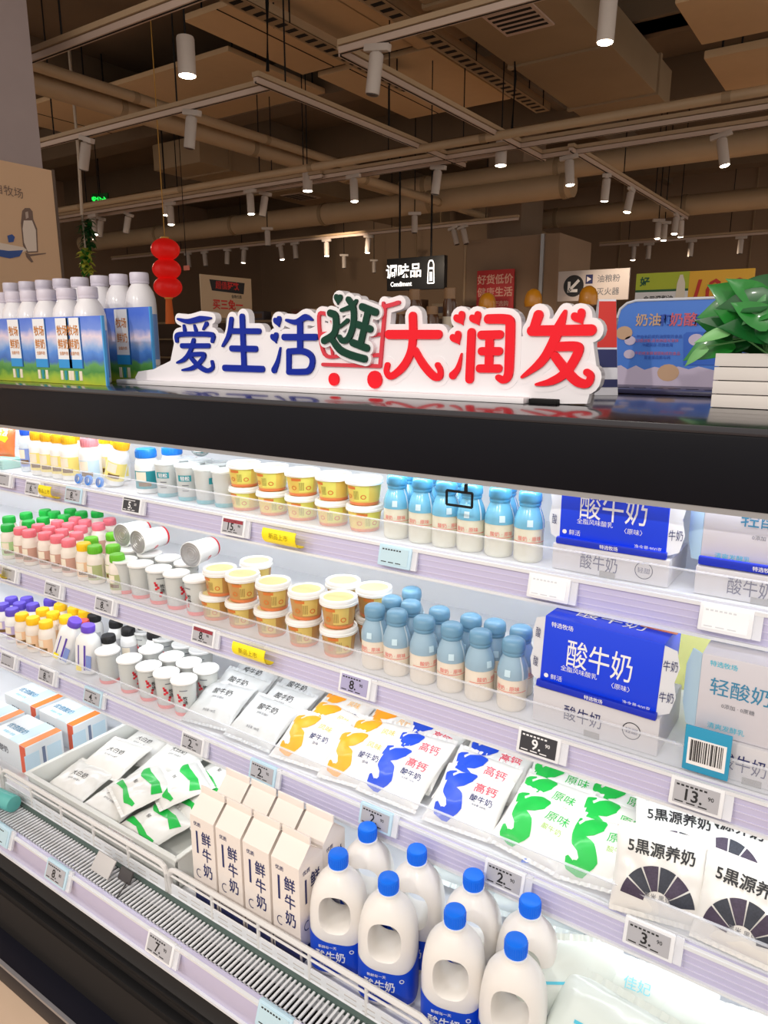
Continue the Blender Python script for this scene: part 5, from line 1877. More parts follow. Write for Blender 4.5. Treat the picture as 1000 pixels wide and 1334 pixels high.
# blue plastic seals standing behind the rightmost jug
q = atY(693, 1190, 1.24)
mb = MB()
for s_ in (-1, 1):
    pts = [(0, 0), (s_ * 0.012, 0.028), (s_ * 0.03, 0.03), (s_ * 0.04, 0.012), (s_ * 0.032, -0.012), (s_ * 0.014, -0.02)]
    mb.poly(pts, CAPB, (0, 0, 0), (1, 0, 0), (0, 0, 1), 0.004)
thing('spout_seal', 'blue leaf-shaped plastic piece behind the rightmost front jug', 'seal', [('seal', mb)], (q.x + 0.01, 1.235, zD + 0.27), (math.radians(10), 0, 0.5))

# ================================================================== ON TOP OF THE CASE
# ----- big sign
SY = 1.55
SCALE = depth(atY(470, 450, SY)) / FPX
sign_white, glyphs = MB(), {}
SW = M('sign_white_board', (240, 236, 240), 0.4)
SWE = SW


def P2(px, py):
    v = atY(px, py, SY)
    return (v.x, v.z)


JIT = [0]


def jit():
    JIT[0] += 1
    return 0.00003 * (JIT[0] % 41)


def stroke_geo(mb, pts, wds, mat, yfront, th, add=0.0):
    """round-ended flat stroke standing in the sign plane; pts in metres (x, z)"""
    P, W_ = [], []
    n = len(pts)
    if n == 1:
        P, W_ = [Vector(pts[0])], [wds[0]]
    else:
        for i in range(n - 1):   # Catmull-Rom
            p0, p1, p2, p3 = (Vector(pts[max(i - 1, 0)]), Vector(pts[i]), Vector(pts[i + 1]), Vector(pts[min(i + 2, n - 1)]))
            for k in range(6):
                t = k / 6
                P.append(0.5 * ((2 * p1) + (p2 - p0) * t + (2 * p0 - 5 * p1 + 4 * p2 - p3) * t * t + (3 * p1 - p0 - 3 * p2 + p3) * t ** 3))
                W_.append(wds[i] + (wds[i + 1] - wds[i]) * t)
        P.append(Vector(pts[-1]))
        W_.append(wds[-1])
    W_ = [w_ / 2 + add for w_ in W_]
    j_ = R.uniform(0, 0.0004)
    y0, y1 = yfront - j_, yfront + th + j_

    def disc(p, r, k=16):
        return [(p.x + r * math.cos(2 * math.pi * i / k), p.y + r * math.sin(2 * math.pi * i / k)) for i in range(k)]

    def hull(pts_):
        pts_ = sorted(set(pts_))
        lo, up = [], []
        for dst, seq in ((lo, pts_), (up, reversed(pts_))):
            for q in seq:
                while len(dst) > 1 and (dst[-1][0] - dst[-2][0]) * (q[1] - dst[-2][1]) - (dst[-1][1] - dst[-2][1]) * (q[0] - dst[-2][0]) <= 1e-12:
                    dst.pop()
                dst.append(q)
        return lo[:-1] + up[:-1]

    for i in range(max(1, len(P) - 1)):
        i2 = min(i + 1, len(P) - 1)
        ring = hull(disc(P[i], W_[i]) + disc(P[i2], W_[i2]))
        e = 0.00003 * i + R.uniform(0, 0.000025)
        k = len(ring)
        vs = [(a, y0 - e, b) for a, b in ring] + [(a, y1 + e, b) for a, b in ring]
        mb.add(vs, [tuple(range(k)), tuple(reversed(range(k, 2 * k)))] + [(q, q + k, (q + 1) % k + k, (q + 1) % k) for q in range(k)], mat)


def heart_geo(mb, c_, r, mat, yfront, th, add=0.0, rot=0.0):
    k = 28
    ring = []
    for i in range(k):
        t = 2 * math.pi * i / k
        x_ = 16 * math.sin(t) ** 3 / 17
        z_ = (13 * math.cos(t) - 5 * math.cos(2 * t) - 2 * math.cos(3 * t) - math.cos(4 * t)) / 15
        x_, z_ = x_ * math.cos(rot) - z_ * math.sin(rot), x_ * math.sin(rot) + z_ * math.cos(rot)
        f_ = r + add
        ring.append((c_[0] + x_ * f_, c_[1] + z_ * f_))
    yfront -= jit()
    vs = [(a, yfront, b) for a, b in ring] + [(a, yfront + th, b) for a, b in ring]
    mb.add(vs, [tuple(range(k)), tuple(reversed(range(k, 2 * k)))] + [(i, (i + 1) % k, (i + 1) % k + k, i + k) for i in range(k)], mat)


SB = M('sign_blue', (4, 36, 150), 0.45, spec=0.2)
SR = M('sign_red', (240, 26, 42), 0.45, spec=0.2)
SG = M('sign_green', (8, 60, 44), 0.45, spec=0.2)
C1, C2, C3, C4, C5_ = (160, 380), (280, 380), (410, 370), (490, 390), (640, 390)
CH = {  # character: (crop origin, ink, strokes [(points with widths)], hearts)
    'ai': (C1, SB, [[(455, 222, 18), (540, 242, 44), (640, 222, 54), (725, 215, 14)], [(505, 275, 20), (512, 312, 36)], [(590, 275, 20), (602, 312, 36)], [(690, 262, 40), (662, 308, 14)],
                    [(448, 400, 38), (458, 352, 46), (600, 345, 44), (735, 352, 46), (738, 402, 36)], [(490, 440, 46), (705, 440, 44)], [(585, 395, 40), (555, 490, 44), (510, 550, 40), (452, 578, 18)],
                    [(560, 512, 40), (668, 512, 42), (640, 570, 42), (580, 620, 40), (495, 638, 18)], [(560, 535, 36), (620, 600, 46), (690, 642, 42), (740, 620, 34), (735, 570, 30)]], []),
    'sheng': (C2, SB, [[(142, 225, 44), (122, 350, 46), (72, 442, 22)], [(229, 205, 54), (245, 620, 54)], [(130, 320, 48), (365, 322, 48)], [(145, 462, 52), (338, 466, 52)], [(88, 620, 56), (392, 630, 54)]], []),
    'huo': (C2, SB, [[(540, 455, 10), (520, 560, 34), (490, 638, 54)], [(590, 232, 22), (670, 248, 44), (745, 208, 50), (802, 230, 14)], [(700, 245, 54), (700, 480, 54)], [(572, 370, 52), (826, 370, 52)],
                     [(610, 640, 48), (610, 560, 48), (610, 488, 48)], [(610, 486, 50), (720, 484, 50), (788, 520, 50), (802, 580, 50), (775, 640, 50), (720, 652, 50), (610, 652, 48)]], [(518, 240, 46, 0.3), (494, 372, 46, 0.3)]),
    'da': (C4, SR, [[(304, 138, 64), (306, 300, 64), (285, 440, 62), (220, 555, 60), (130, 625, 50), (92, 590, 44), (100, 535, 44)], [(110, 286, 66), (512, 286, 64)], [(325, 420, 56), (390, 530, 60), (470, 620, 58), (522, 630, 48), (530, 580, 44), (508, 535, 42)]], []),
    'run': (C4, SR, [[(702, 440, 8), (672, 560, 40), (630, 618, 56)], [(782, 270, 60), (766, 648, 62)], [(862, 290, 58), (1012, 287, 58)], [(865, 422, 56), (1006, 422, 56)], [(848, 562, 56), (1002, 562, 56)], [(930, 292, 60), (922, 560, 60)],
                     [(918, 160, 62), (1040, 160, 64), (1090, 175, 66), (1098, 230, 66), (1090, 500, 66), (1080, 620, 62), (1040, 655, 50), (1000, 635, 40)]], [(688, 152, 50, 0.5), (818, 154, 50, 0.5), (658, 312, 50, 0.5)]),
    'fa': (C5_, SR, [[(388, 130, 66), (345, 255, 60)], [(335, 256, 66), (815, 250, 70)], [(606, 98, 22), (560, 220, 66), (490, 390, 66), (400, 520, 58), (255, 632, 18)], [(525, 386, 58), (690, 384, 62), (712, 430, 60), (620, 585, 62), (500, 665, 50), (370, 692, 16)],
                    [(522, 462, 56), (610, 575, 64), (700, 665, 62), (785, 685, 52), (815, 625, 46), (782, 592, 44)]], [(718, 140, 52, 0.5)]),
}
GUANG = [[(160, 238, 54), (205, 270, 56), (195, 400, 56), (110, 462, 52)], [(178, 455, 50), (240, 535, 56), (330, 578, 56), (438, 608, 56)], [(372, 140, 26), (335, 185, 40), (252, 216, 26)], [(308, 128, 44), (348, 200, 50), (348, 330, 50), (310, 440, 50), (262, 462, 44), (235, 430, 36)], [(300, 300, 34), (235, 352, 22)],
         [(420, 188, 54), (528, 232, 54)], [(382, 330, 52), (484, 368, 52)], [(342, 478, 54), (456, 522, 54)], [(468, 220, 52), (404, 500, 52)]]
CART = [[(690, 152, 30), (580, 182, 30), (566, 155, 22)], [(580, 182, 28), (560, 420, 28), (540, 665, 30)], [(75, 655, 28), (540, 668, 28)], [(112, 250, 28), (42, 262, 28), (86, 568, 28), (240, 578, 26)], [(140, 270, 24), (160, 340, 24)], [(56, 405, 26), (140, 400, 26)], [(130, 410, 22), (152, 570, 22)], [(490, 580, 30), (545, 576, 28)], [(470, 422, 24), (550, 408, 24)]]


def conv(org, pts):
    return [P2(org[0] + a[0] * 0.16, org[1] + a[1] * 0.16) for a in pts], [a[2] * 0.16 * SCALE * 1.08 for a in pts]


OUT = 7.0 * SCALE
parts = []
for nm, (org, ink, strokes, hearts) in CH.items():
    g = MB()
    for s_ in strokes:
        p_, w_ = conv(org, s_)
        stroke_geo(g, p_, w_, ink, SY - 0.0065, 0.006)
        stroke_geo(sign_white, p_, w_, SW, SY, 0.022, OUT)
    for hx, hy, hr, rot in hearts:
        c_ = P2(org[0] + hx * 0.16, org[1] + hy * 0.16)
        heart_geo(g, c_, hr * 0.16 * SCALE * 1.05, ink, SY - 0.0065, 0.006, 0, rot)
        stroke_geo(sign_white, [c_], [hr * 0.32 * SCALE], SW, SY, 0.022, OUT * 0.8)
    parts.append(('character', g))
g = MB()
for s_ in CART:
    p_, w_ = conv(C3, s_)
    stroke_geo(g, p_, w_, M('sign_cart_red', (214, 44, 62), 0.4), SY - 0.0065, 0.006)
    stroke_geo(sign_white, p_, w_, SW, SY, 0.022, OUT * 0.9)
for cx_, cy_, r_ in ((163, 775, 50), (495, 778, 66)):
    stroke_geo(g, [P2(C3[0] + cx_ * 0.16, C3[1] + cy_ * 0.16)], [r_ * 0.32 * SCALE * 1.08], SR, SY - 0.0065, 0.006)
parts.append(('cart_emblem', g))
g, gw = MB(), MB()
for s_ in GUANG:
    p_, w_ = conv(C3, s_)
    stroke_geo(g, p_, w_, SG, SY - 0.0205, 0.006)
    stroke_geo(gw, p_, w_, SW, SY - 0.014, 0.032, 4.6 * SCALE)
c_ = P2(C3[0] + 225 * 0.16, C3[1] + 122 * 0.16)
heart_geo(g, c_, 40 * 0.16 * SCALE * 1.1, SG, SY - 0.0205, 0.006, 0, -0.1)
stroke_geo(gw, [c_], [80 * 0.16 * SCALE], SW, SY - 0.014, 0.032, 4.0 * SCALE)
parts.append(('character', g))
parts.append(('raised_backing', gw))
# lower board outline
low = [(176, 492), (180, 484), (200, 481), (222, 470), (228, 440), (262, 428), (296, 436), (330, 430), (360, 434), (400, 430), (420, 420), (500, 428), (560, 436), (620, 440), (680, 438), (716, 430), (772, 444), (777, 480), (764, 526), (690, 526), (400, 511), (178, 497)]
sign_white.poly([P2(*q) for q in low], SW, (0, SY, 0), (1, 0, 0), (0, 0, 1), 0.0)
k = len(low)
lowp = [P2(*q) for q in low]
sign_white.add([(a, SY, b) for a, b in lowp] + [(a, SY + 0.022, b) for a, b in lowp], [tuple(range(k, 2 * k))] + [(i, (i + 1) % k, (i + 1) % k + k, i + k) for i in range(k)], SW)
parts.insert(0, ('board', sign_white))
bx0, bx1 = atY(163, 496, SY).x, atY(690, 520, SY).x
bp = MB().b2((bx0, SY - 0.035, ZTOP + 0.0005), (bx1, SY + 0.06, ZTOP + 0.014), SW, 0.003)
parts.append(('base_plank', bp))
ft = MB().b2((bx1 + 0.005, SY - 0.02, ZTOP + 0.0005), (bx1 + 0.07, SY + 0.06, ZTOP + 0.012), BLACKM, 0.002)
parts.append(('foot', ft))
thing('lettering_sign', 'white cutout sign with blue, green and red Chinese characters on case', 'sign', parts)

# ----- bottles and landscape cartons at the left
def landscape():
    m = bpy.data.materials.new('printed_landscape')
    m.use_nodes = True
    nt = m.node_tree
    b = nt.nodes['Principled BSDF']
    b.inputs['Roughness'].default_value = 0.35
    tc = nt.nodes.new('ShaderNodeTexCoord')
    sp = nt.nodes.new('ShaderNodeSeparateXYZ')
    nt.links.new(tc.outputs['Object'], sp.inputs[0])
    n1 = nt.nodes.new('ShaderNodeTexNoise')
    n1.inputs['Scale'].default_value = 22
    n1.inputs['Detail'].default_value = 5
    nt.links.new(tc.outputs['Object'], n1.inputs['Vector'])
    ma = nt.nodes.new('ShaderNodeMath')
    ma.operation = 'MULTIPLY_ADD'
    ma.inputs[1].default_value = 0.05
    nt.links.new(n1.outputs['Fac'], ma.inputs[0])
    nt.links.new(sp.outputs['Z'], ma.inputs[2])
    rp = nt.nodes.new('ShaderNodeValToRGB')
    mr = nt.nodes.new('ShaderNodeMapRange')
    mr.inputs['From Min'].default_value = 0.02
    mr.inputs['From Max'].default_value = 0.245
    nt.links.new(ma.outputs[0], mr.inputs['Value'])
    nt.links.new(mr.outputs[0], rp.inputs[0])
    el = rp.color_ramp.elements
    el[0].position, el[0].color = 0.0, rgb((196, 206, 60))
    el[1].position, el[1].color = 1.0, rgb((70, 110, 214))
    for pos, c in ((0.12, (150, 190, 60)), (0.2, (70, 140, 60)), (0.3, (96, 160, 84)), (0.36, (60, 110, 190)), (0.48, (84, 140, 220)), (0.58, (150, 180, 226)), (0.68, (226, 210, 224)), (0.8, (110, 140, 220))):
        e = el.new(pos)
        e.color = rgb(c)
    nt.links.new(rp.outputs[0], b.inputs['Base Color'])
    MATS['printed_landscape'] = m
    return m


LAND = landscape()
EDGE = M('sky_blue_edge', (70, 160, 226), 0.4)


def print_carton(x0, x1, y0, y1, h, cols, lab):
    b = MB().b2((x0, y0, 0), (x1, y1, h), LAND, 0.002)
    b.b2((x1 - 0.002, y0 - 0.001, 0), (x1 + 0.004, y1, h), EDGE)
    WP = M('print_white', (238, 240, 244), 0.45)
    OI = M('ochre_ink', (206, 130, 50), 0.5)
    for cx_ in cols:
        b.b2((cx_ - 0.034, y0 - 0.0012, h * 0.24), (cx_ + 0.034, y0, h * 0.98), WP)
        b.b2((cx_ - 0.034, y0 - 0.0018, h * 0.24), (cx_ + 0.034, y0, h * 0.37), M('azure_print', (40, 150, 220), 0.4))
        b.b2((cx_ + 0.034, y0 - 0.0018, h * 0.24), (cx_ + 0.040, y0, h * 0.98), M('azure_dark', (20, 90, 160), 0.4))
        for i, ch in enumerate(('牧场', '鲜奶')):
            b.text(ch, 0.034, OI, (cx_, y0 - 0.0024, h * (0.8 - 0.2 * i)), (1, 0, 0), (0, 0, 1), 0.01, 0.85)
        b.text('全脂牛奶', 0.012, OI, (cx_, y0 - 0.0024, h * 0.46), (1, 0, 0), (0, 0, 1), 0.01)
        for j in range(3):
            b.b2((cx_ - 0.03 + j * 0.022, y0 - 0.0016, h * 0.06), (cx_ - 0.016 + j * 0.022, y0, h * 0.2), M('teal_print', (40, 148, 158)) if j % 2 else M('cream_print', (240, 228, 206)))
    return b


WB = M('white_bottle_gloss', (234, 232, 236), 0.3, coat=0.3)


def tall_milk():
    pr = [(0.046, 0), (0.05, 0.005), (0.05, 0.20), (0.0485, 0.22), (0.043, 0.242), (0.034, 0.258), (0.0285, 0.266), (0.0275, 0.272)]
    b = MB().lathe(pr, WB, 30)
    b.patch(M('sky_print', (120, 160, 224), 0.4), rlin(pr), 0.02, 0.17, FACE - 1.6, FACE + 1.6, 18, 3)
    b.patch(M('dark_blue_mark', (40, 84, 170), 0.4), lambda z: rlin(pr)(z) + 0.0005, 0.165, 0.185, FACE - 0.1, FACE + 0.18, 4, 1)
    c_ = MB().lathe([(0.0285, 0.268), (0.031, 0.27), (0.0315, 0.276), (0.0304, 0.277), (0.0315, 0.279), (0.031, 0.301), (0.029, 0.305), (0.0001, 0.306)], M('lilac_white_cap', (214, 208, 222), 0.4), 30)
    return [('bottle', b), ('cap', c_)]


BUILD['tallmilk'] = tall_milk
fy, by = 1.478, 1.66
xr = atY(139, 480, 1.42).x
pc = print_carton(-3.6, xr, 1.415, 1.423, 0.212, [atY(20, 450, 1.415).x, atY(53, 450, 1.415).x, atY(83, 450, 1.415).x, atY(102, 450, 1.415).x - 0.02, -2.8], '')
o = thing('printed_display_board', 'landscape printed board in front of the front bottle row', 'display board', [('board', pc)], (0, 0, ZTOP + 0.0005))
xr2 = atY(204, 480, 1.585).x
pc = print_carton(-3.4, xr2 - 0.03, 1.596, 1.604, 0.245, [atY(160, 450, 1.58).x - 0.02, -2.6], '')
o = thing('printed_display_board', 'landscape printed board in front of the back bottle row', 'display board', [('board', pc)], (0, 0, ZTOP + 0.0005))
rs = MB().b2((-3.4, 1.606, 0), (-2.03, 1.72, 0.0545), PAPERW, 0.002)
thing('display_riser', 'low white riser box under the back row of milk bottles', 'riser', [('riser', rs)], (0, 0, ZTOP + 0.0003))
for i, px in enumerate((114, 86, 60, 38, 18, 2)):
    x_ = atY(px, 378, fy).x
    put('tallmilk', 'milk_bottle', 'white capped milk bottle on the case top, front row, %s' % ('rightmost', 'second from right', 'third from right', 'fourth from right', 'fifth from right', 'leftmost in view')[i], 'bottle', (x_, fy, ZTOP + E3), (0, 0, 0), 'white milk bottles on the case top')
for i, px in enumerate((181, 154, 129, 103, 79, 56, 34, 13)):
    x_ = atY(px, 358, by).x
    put('tallmilk', 'milk_bottle', 'white capped milk bottle on the case top, back row, %s' % ('rightmost', 'second from right', 'third from right', 'fourth from right', 'fifth from right', 'sixth from right', 'seventh from right', 'leftmost in view')[i], 'bottle', (x_, by, ZTOP + E3 + 0.055), (0, 0, 0), 'white milk bottles on the case top')

# ----- blue information board with slotted base
BY = 2.2
def bp2(cx_, cy_):
    v = atY(780 + cx_ * 0.22, 370 + cy_ * 0.22, BY)
    return (v.x, v.z)


BB = M('board_blue', (66, 122, 214), 0.45)
b = MB()
outl = [(85, 610), (90, 420), (108, 200), (125, 150), (165, 115), (220, 98), (780, 78), (960, 75), (960, 645)]
pts = [bp2(*q) for q in outl]
b.poly(pts, BB, (0, BY, 0), (1, 0, 0), (0, 0, 1), 0.012)
rim = [(x_, BY, z_) for x_, z_ in pts[:7]]
rr = MB().tube(rim, 0.004, M('board_rim', (214, 216, 224), 0.4))
pr_ = MB()
cl_ = [(88, 612), (92, 490), (130, 480), (170, 505), (220, 482), (270, 508), (330, 490), (400, 505), (470, 488), (530, 505), (590, 488), (680, 510), (940, 505), (940, 640)]
pr_.poly([bp2(*q) for q in cl_], M('board_lilac', (196, 184, 208), 0.5), (0, BY - 0.002, 0), (1, 0, 0), (0, 0, 1))
ux = (1, 0, 0)
uz = (0, 0, 1)


def bt(t, cx_, cy_, size, mat, bold=0.0):
    x_, z_ = bp2(cx_, cy_)
    pr_.text(t, size, mat, (x_, BY - 0.003, z_), ux, uz, bold)


bt('奶油', 292, 212, 0.036, M('board_tan', (196, 160, 130), 0.5), 0.02)
bt('和', 392, 212, 0.034, M('board_deep_blue', (30, 70, 170), 0.5), 0.02)
bt('奶酪', 502, 210, 0.038, M('board_rose', (196, 90, 110), 0.5), 0.02)
bt('应用', 640, 208, 0.034, M('board_deep_blue', (30, 70, 170)), 0.02)
for yy, tt in ((310, '一种由牛奶或奶油提取的食品'), (335, '口感浓郁,适合烘焙与涂抹'), (360, '冷藏保存 尽快食用'), (410, '牛奶经发酵凝固制成的食品'), (435, '富含蛋白质与钙')):
    bt(tt, 345, yy, 0.0105, M('board_rose', (196, 90, 110)) if yy in (335, 410) else M('board_deep_blue', (30, 70, 170)))
for cx_, cy_, r_, mt in ((185, 335, 0.016, 'p'), (180, 415, 0.016, 'p'), (150, 290, 0.024, 't'), (410, 525, 0.03, 't'), (575, 330, 0.02, 'p')):
    x_, z_ = bp2(cx_, cy_)
    mm = M('board_lilac', (196, 184, 208)) if mt == 'p' else M('board_tan', (196, 160, 130))
    pr_.add([(x_ + r_ * math.cos(t * 0.3927), BY - 0.0025, z_ + 0.8 * r_ * math.sin(t * 0.3927)) for t in range(16)], [tuple(range(16))], mm)
q = [bp2(*c_) for c_ in ((500, 300), (520, 285), (700, 280), (700, 480), (500, 480))]
pr_.poly(q, M('board_mid_blue', (40, 96, 196), 0.5), (0, BY - 0.0022, 0), (1, 0, 0), (0, 0, 1))
x0, z0 = bp2(85, 612)
sb = MB().b2((x0 - 0.06, 1.98, ZTOP + 0.001), (x0 + 0.75, BY + 0.05, ZTOP + 0.012), M('dark_blue_base', (62, 60, 92), 0.35), 0.003)
for i in range(18):
    sb.box((x0 - 0.02 + i * 0.045, 2.06, ZTOP + 0.0122), (0.03, 0.012, 0.001), BLACKM, 0, (0, 0, 0.5))
thing('information_board', 'blue rounded board about cream and cheese behind the planter', 'sign', [('board', b), ('rim', rr), ('print', pr_), ('slotted_base', sb)], (0, 0, 0.0))
# carton behind the sign's right end
q = atY(786, 500, 1.95)
b = MB()
vs = [(-0.03, -0.05, 0), (0.03, -0.05, 0), (0.03, 0.05, 0), (-0.03, 0.05, 0), (-0.022, -0.006, 0.24), (0.022, -0.006, 0.24), (0.022, 0.006, 0.24), (-0.022, 0.006, 0.24)]
b.add(vs, [(0, 1, 5, 4), (1, 2, 6, 5), (2, 3, 7, 6), (3, 0, 4, 7), (4, 5, 6, 7), (3, 2, 1, 0)], M('carton_white', (226, 226, 236), 0.45))
for z0, z1, mm in ((0.12, 0.235, M('carton_red', (214, 44, 36), 0.45)), (0.07, 0.115, NAVY), (0.02, 0.04, NAVY)):
    f0, f1 = z0 / 0.24, z1 / 0.24
    P = lambda f, s_: (s_ * (0.03 - 0.008 * f) * 0.98, -0.0508 + 0.044 * f, f * 0.24)
    b.add([P(f0, -1), P(f0, 1), P(f1, 1), P(f1, -1)], [(0, 1, 2, 3)], mm)
thing('display_carton', 'red and white pointed carton behind the right end of lettering sign', 'carton', [('carton', b)], (q.x, 1.93, ZTOP + E3), (0, 0, 0.6))

# ----- planter
PY = 1.66
x0 = atY(928, 500, PY).x
pz = ZTOP + E3
PWD, PDP, PHT = 0.26, 0.12, 0.112
PL = M('white_slat_paint', (228, 220, 214), 0.55, noise_amt=0.05)
pm = MB()
for i in range(4):
    z0 = i * PHT / 4
    pm.b2((x0, PY, z0 + 0.001), (x0 + PWD, PY + 0.01, z0 + PHT / 4 - 0.001), PL, 0.001)
    pm.b2((x0, PY + PDP - 0.01, z0 + 0.001), (x0 + PWD, PY + PDP, z0 + PHT / 4 - 0.001), PL, 0.001)
    for xx in (x0, x0 + PWD - 0.01):
        pm.b2((xx, PY + 0.01, z0 + 0.001), (xx + 0.01, PY + PDP - 0.01, z0 + PHT / 4 - 0.001), PL, 0.001)
pm.b2((x0 + 0.008, PY + 0.008, 0.003), (x0 + PWD - 0.008, PY + PDP - 0.008, PHT - 0.02), M('dark_soil', (50, 40, 34), 0.9))
lv = MB()
LG = [M('leaf_green', (32, 128, 44), 0.35, coat=0.2, noise_amt=0.25, nscale=30), M('leaf_deep', (16, 88, 34), 0.35, coat=0.2, noise_amt=0.2, nscale=30), M('leaf_pale', (120, 182, 110), 0.4, noise_amt=0.2, nscale=30)]


def leaf(mb, base, tip_dir, L, W_, up, mat, bend=0.3):
    d = Vector(tip_dir).normalized()
    u = Vector(up).normalized()
    s_ = d.cross(u).normalized()
    u = s_.cross(d)
    vs, fs = [], []
    n = 9
    prof = [0.0, 0.74, 0.98, 1.0, 0.94, 0.82, 0.66, 0.44, 0.2, 0.0]
    for i in range(n + 1):
        t = i / n
        c_ = Vector(base) + d * L * t - u * L * bend * t * t
        w_ = W_ * prof[i] / 2
        back = d * (-0.10 * L if 0 < i < 3 else 0)
        vs += [c_ - s_ * w_ + u * w_ * 0.35 + back, c_, c_ + s_ * w_ + u * w_ * 0.35 + back]
    for i in range(n):
        a = 3 * i
        fs += [(a, a + 1, a + 4, a + 3), (a + 1, a + 2, a + 5, a + 4)]
    b_ = len(vs)
    vs += [v - u * 0.0008 for v in vs]
    fs += [tuple(reversed([k_ + b_ for k_ in f_])) for f_ in fs]
    mb.add(vs, fs, mat)


stems = MB()
LR = random.Random(11)
ctr = Vector((x0 + 0.12, PY + 0.06, PHT))
LEAVES = [((905, 458), -1.0, 0), ((897, 470), -0.9, 2), ((915, 440), -0.8, 2), ((925, 405), -0.6, 0), ((918, 420), -0.9, 1), ((940, 380), -0.3, 0), ((960, 370), -0.1, 0), ((975, 372), 0.1, 1), ((985, 380), 0.3, 0), ((930, 450), -0.5, 1), ((950, 440), -0.2, 1),
          ((945, 410), -0.3, 0), ((965, 400), 0, 0), ((980, 410), 0.2, 0), ((990, 430), 0.4, 1), ((965, 440), 0, 0), ((985, 450), 0.3, 1), ((935, 425), -0.5, 1), ((955, 425), -0.1, 1), ((975, 430), 0.2, 1), ((998, 400), 0.4, 0), ((1005, 420), 0.5, 1), ((920, 452), -0.8, 1), ((948, 395), -0.2, 1), ((970, 385), 0.0, 0)]
for (px, py), lean, mi in LEAVES:
    t = atY(px, py, PY + LR.uniform(-0.05, 0.07)) - Vector((0, 0, pz))
    t = Vector((t.x, t.y, t.z))
    d = t - ctr
    L = LR.uniform(0.08, 0.115) * (0.7 if mi == 2 else 1)
    dirv = Vector((d.x * 0.8 + LR.uniform(-0.05, 0.05), -0.02 + LR.uniform(-0.04, 0.02), d.z * 0.6 - 0.03 + LR.uniform(-0.06, 0.05))).normalized()
    base = t - dirv * L * 0.75
    leaf(lv, base, dirv, L, L * (0.36 if mi == 2 else LR.uniform(0.5, 0.72)), (LR.uniform(-0.3, 0.4), -1, LR.uniform(0.0, 0.6)), LG[mi], LR.uniform(0.1, 0.35))
    stems.tube([ctr + Vector((LR.uniform(-0.05, 0.05), LR.uniform(-0.03, 0.03), -0.03)), (ctr + base) / 2 + Vector((0, 0, 0.02)), base], 0.002, LG[2], 6)
thing('potted_plant', 'green leafy plant in a white slatted box on case top', 'plant', [('planter_box', pm), ('foliage', lv), ('stems', stems)], (0, 0, pz))

# ================================================================== BACKGROUND THINGS
# red lantern string
q = atY(217, 350, 4.6)
LRED = M('lantern_red', (226, 22, 18), 0.45, emit=0.25)
pts_z = [atY(215, 325, 4.6).z, atY(216, 351, 4.6).z, atY(217, 374, 4.6).z]
rad = 18 * depth(q) / FPX
parts = []
cord = MB().cyl((0, 0, pts_z[2] - 0.1), (0, 0, 4.7), 0.004, M('gold_cord', (200, 150, 60), 0.5), 8)
parts.append(('cord', cord))
for z_ in pts_z:
    l_ = MB()
    n = 32
    vs, fs = [], []
    for j in range(13):
        t = math.pi * j / 12
        for i in range(n):
            a = 2 * math.pi * i / n
            r_ = rad * math.sin(t) * (1 + 0.025 * math.cos(a * 16))
            vs.append((r_ * math.cos(a), r_ * math.sin(a), z_ + rad * 0.78 * math.cos(t)))
    for j in range(12):
        for i in range(n):
            a, b_ = j * n + i, j * n + (i + 1) % n
            fs.append((a, a + n, b_ + n, b_))
    l_.add(vs, fs, LRED)
    l_.cyl((0, 0, z_ + rad * 0.74), (0, 0, z_ + rad * 0.84), rad * 0.3, M('gold_trim', (214, 166, 60), 0.4), 16)
    l_.cyl((0, 0, z_ - rad * 0.84), (0, 0, z_ - rad * 0.74), rad * 0.3, M('gold_trim', (214, 166, 60)), 16)
    parts.append(('lantern', l_))
ts = MB().cyl((0, 0, pts_z[2] - rad * 0.8), (0, 0, pts_z[2] - rad * 2.6), rad * 0.22, M('tassel_orange', (224, 110, 40), 0.7), 12, rad * 0.34)
parts.append(('tassel', ts))
thing('lantern_string', 'string of three round red lanterns hanging left of the sign', 'lantern', parts, (q.x, 4.6, 0))
# hanging plant with its cord
q = atY(112, 330, 5.2)
S_ = depth(q) / FPX
cd_ = MB().tube([(0.02, 0, 4.7 - q.z), (0.02, 0, 1.0), (-0.01, 0, 0.4), (0, 0, 0)], 2.0 * S_, M('pale_rope', (206, 190, 170), 0.7), 8)
fo = MB()
for i in range(60):
    a, z_ = LR.uniform(0, 6.28), LR.uniform(-26, 4) * S_
    leaf(fo, (0, 0, z_), (math.cos(a), math.sin(a), LR.uniform(-0.8, 0.5)), LR.uniform(9, 14) * S_, 8 * S_, (0, 0, 1), M('leaf_lemon', (206, 214, 90), 0.5) if i % 3 else LG[0], 0.3)
f2 = MB()
for i in range(70):
    a, z_ = LR.uniform(0, 6.28), LR.uniform(8, 42) * S_
    leaf(f2, (LR.uniform(-8, 8) * S_, 0.05, z_), (math.cos(a), math.sin(a), LR.uniform(-0.8, 0.5)), LR.uniform(8, 15) * S_, 5 * S_, (0, 0, 1), LG[1], 0.3)
thing('hanging_plant', 'hanging garland of green and yellow leaves beside the printed panel', 'plant', [('cord', cd_), ('yellow_leaves', fo), ('dark_leaves', f2)], (q.x, 5.2, q.z))
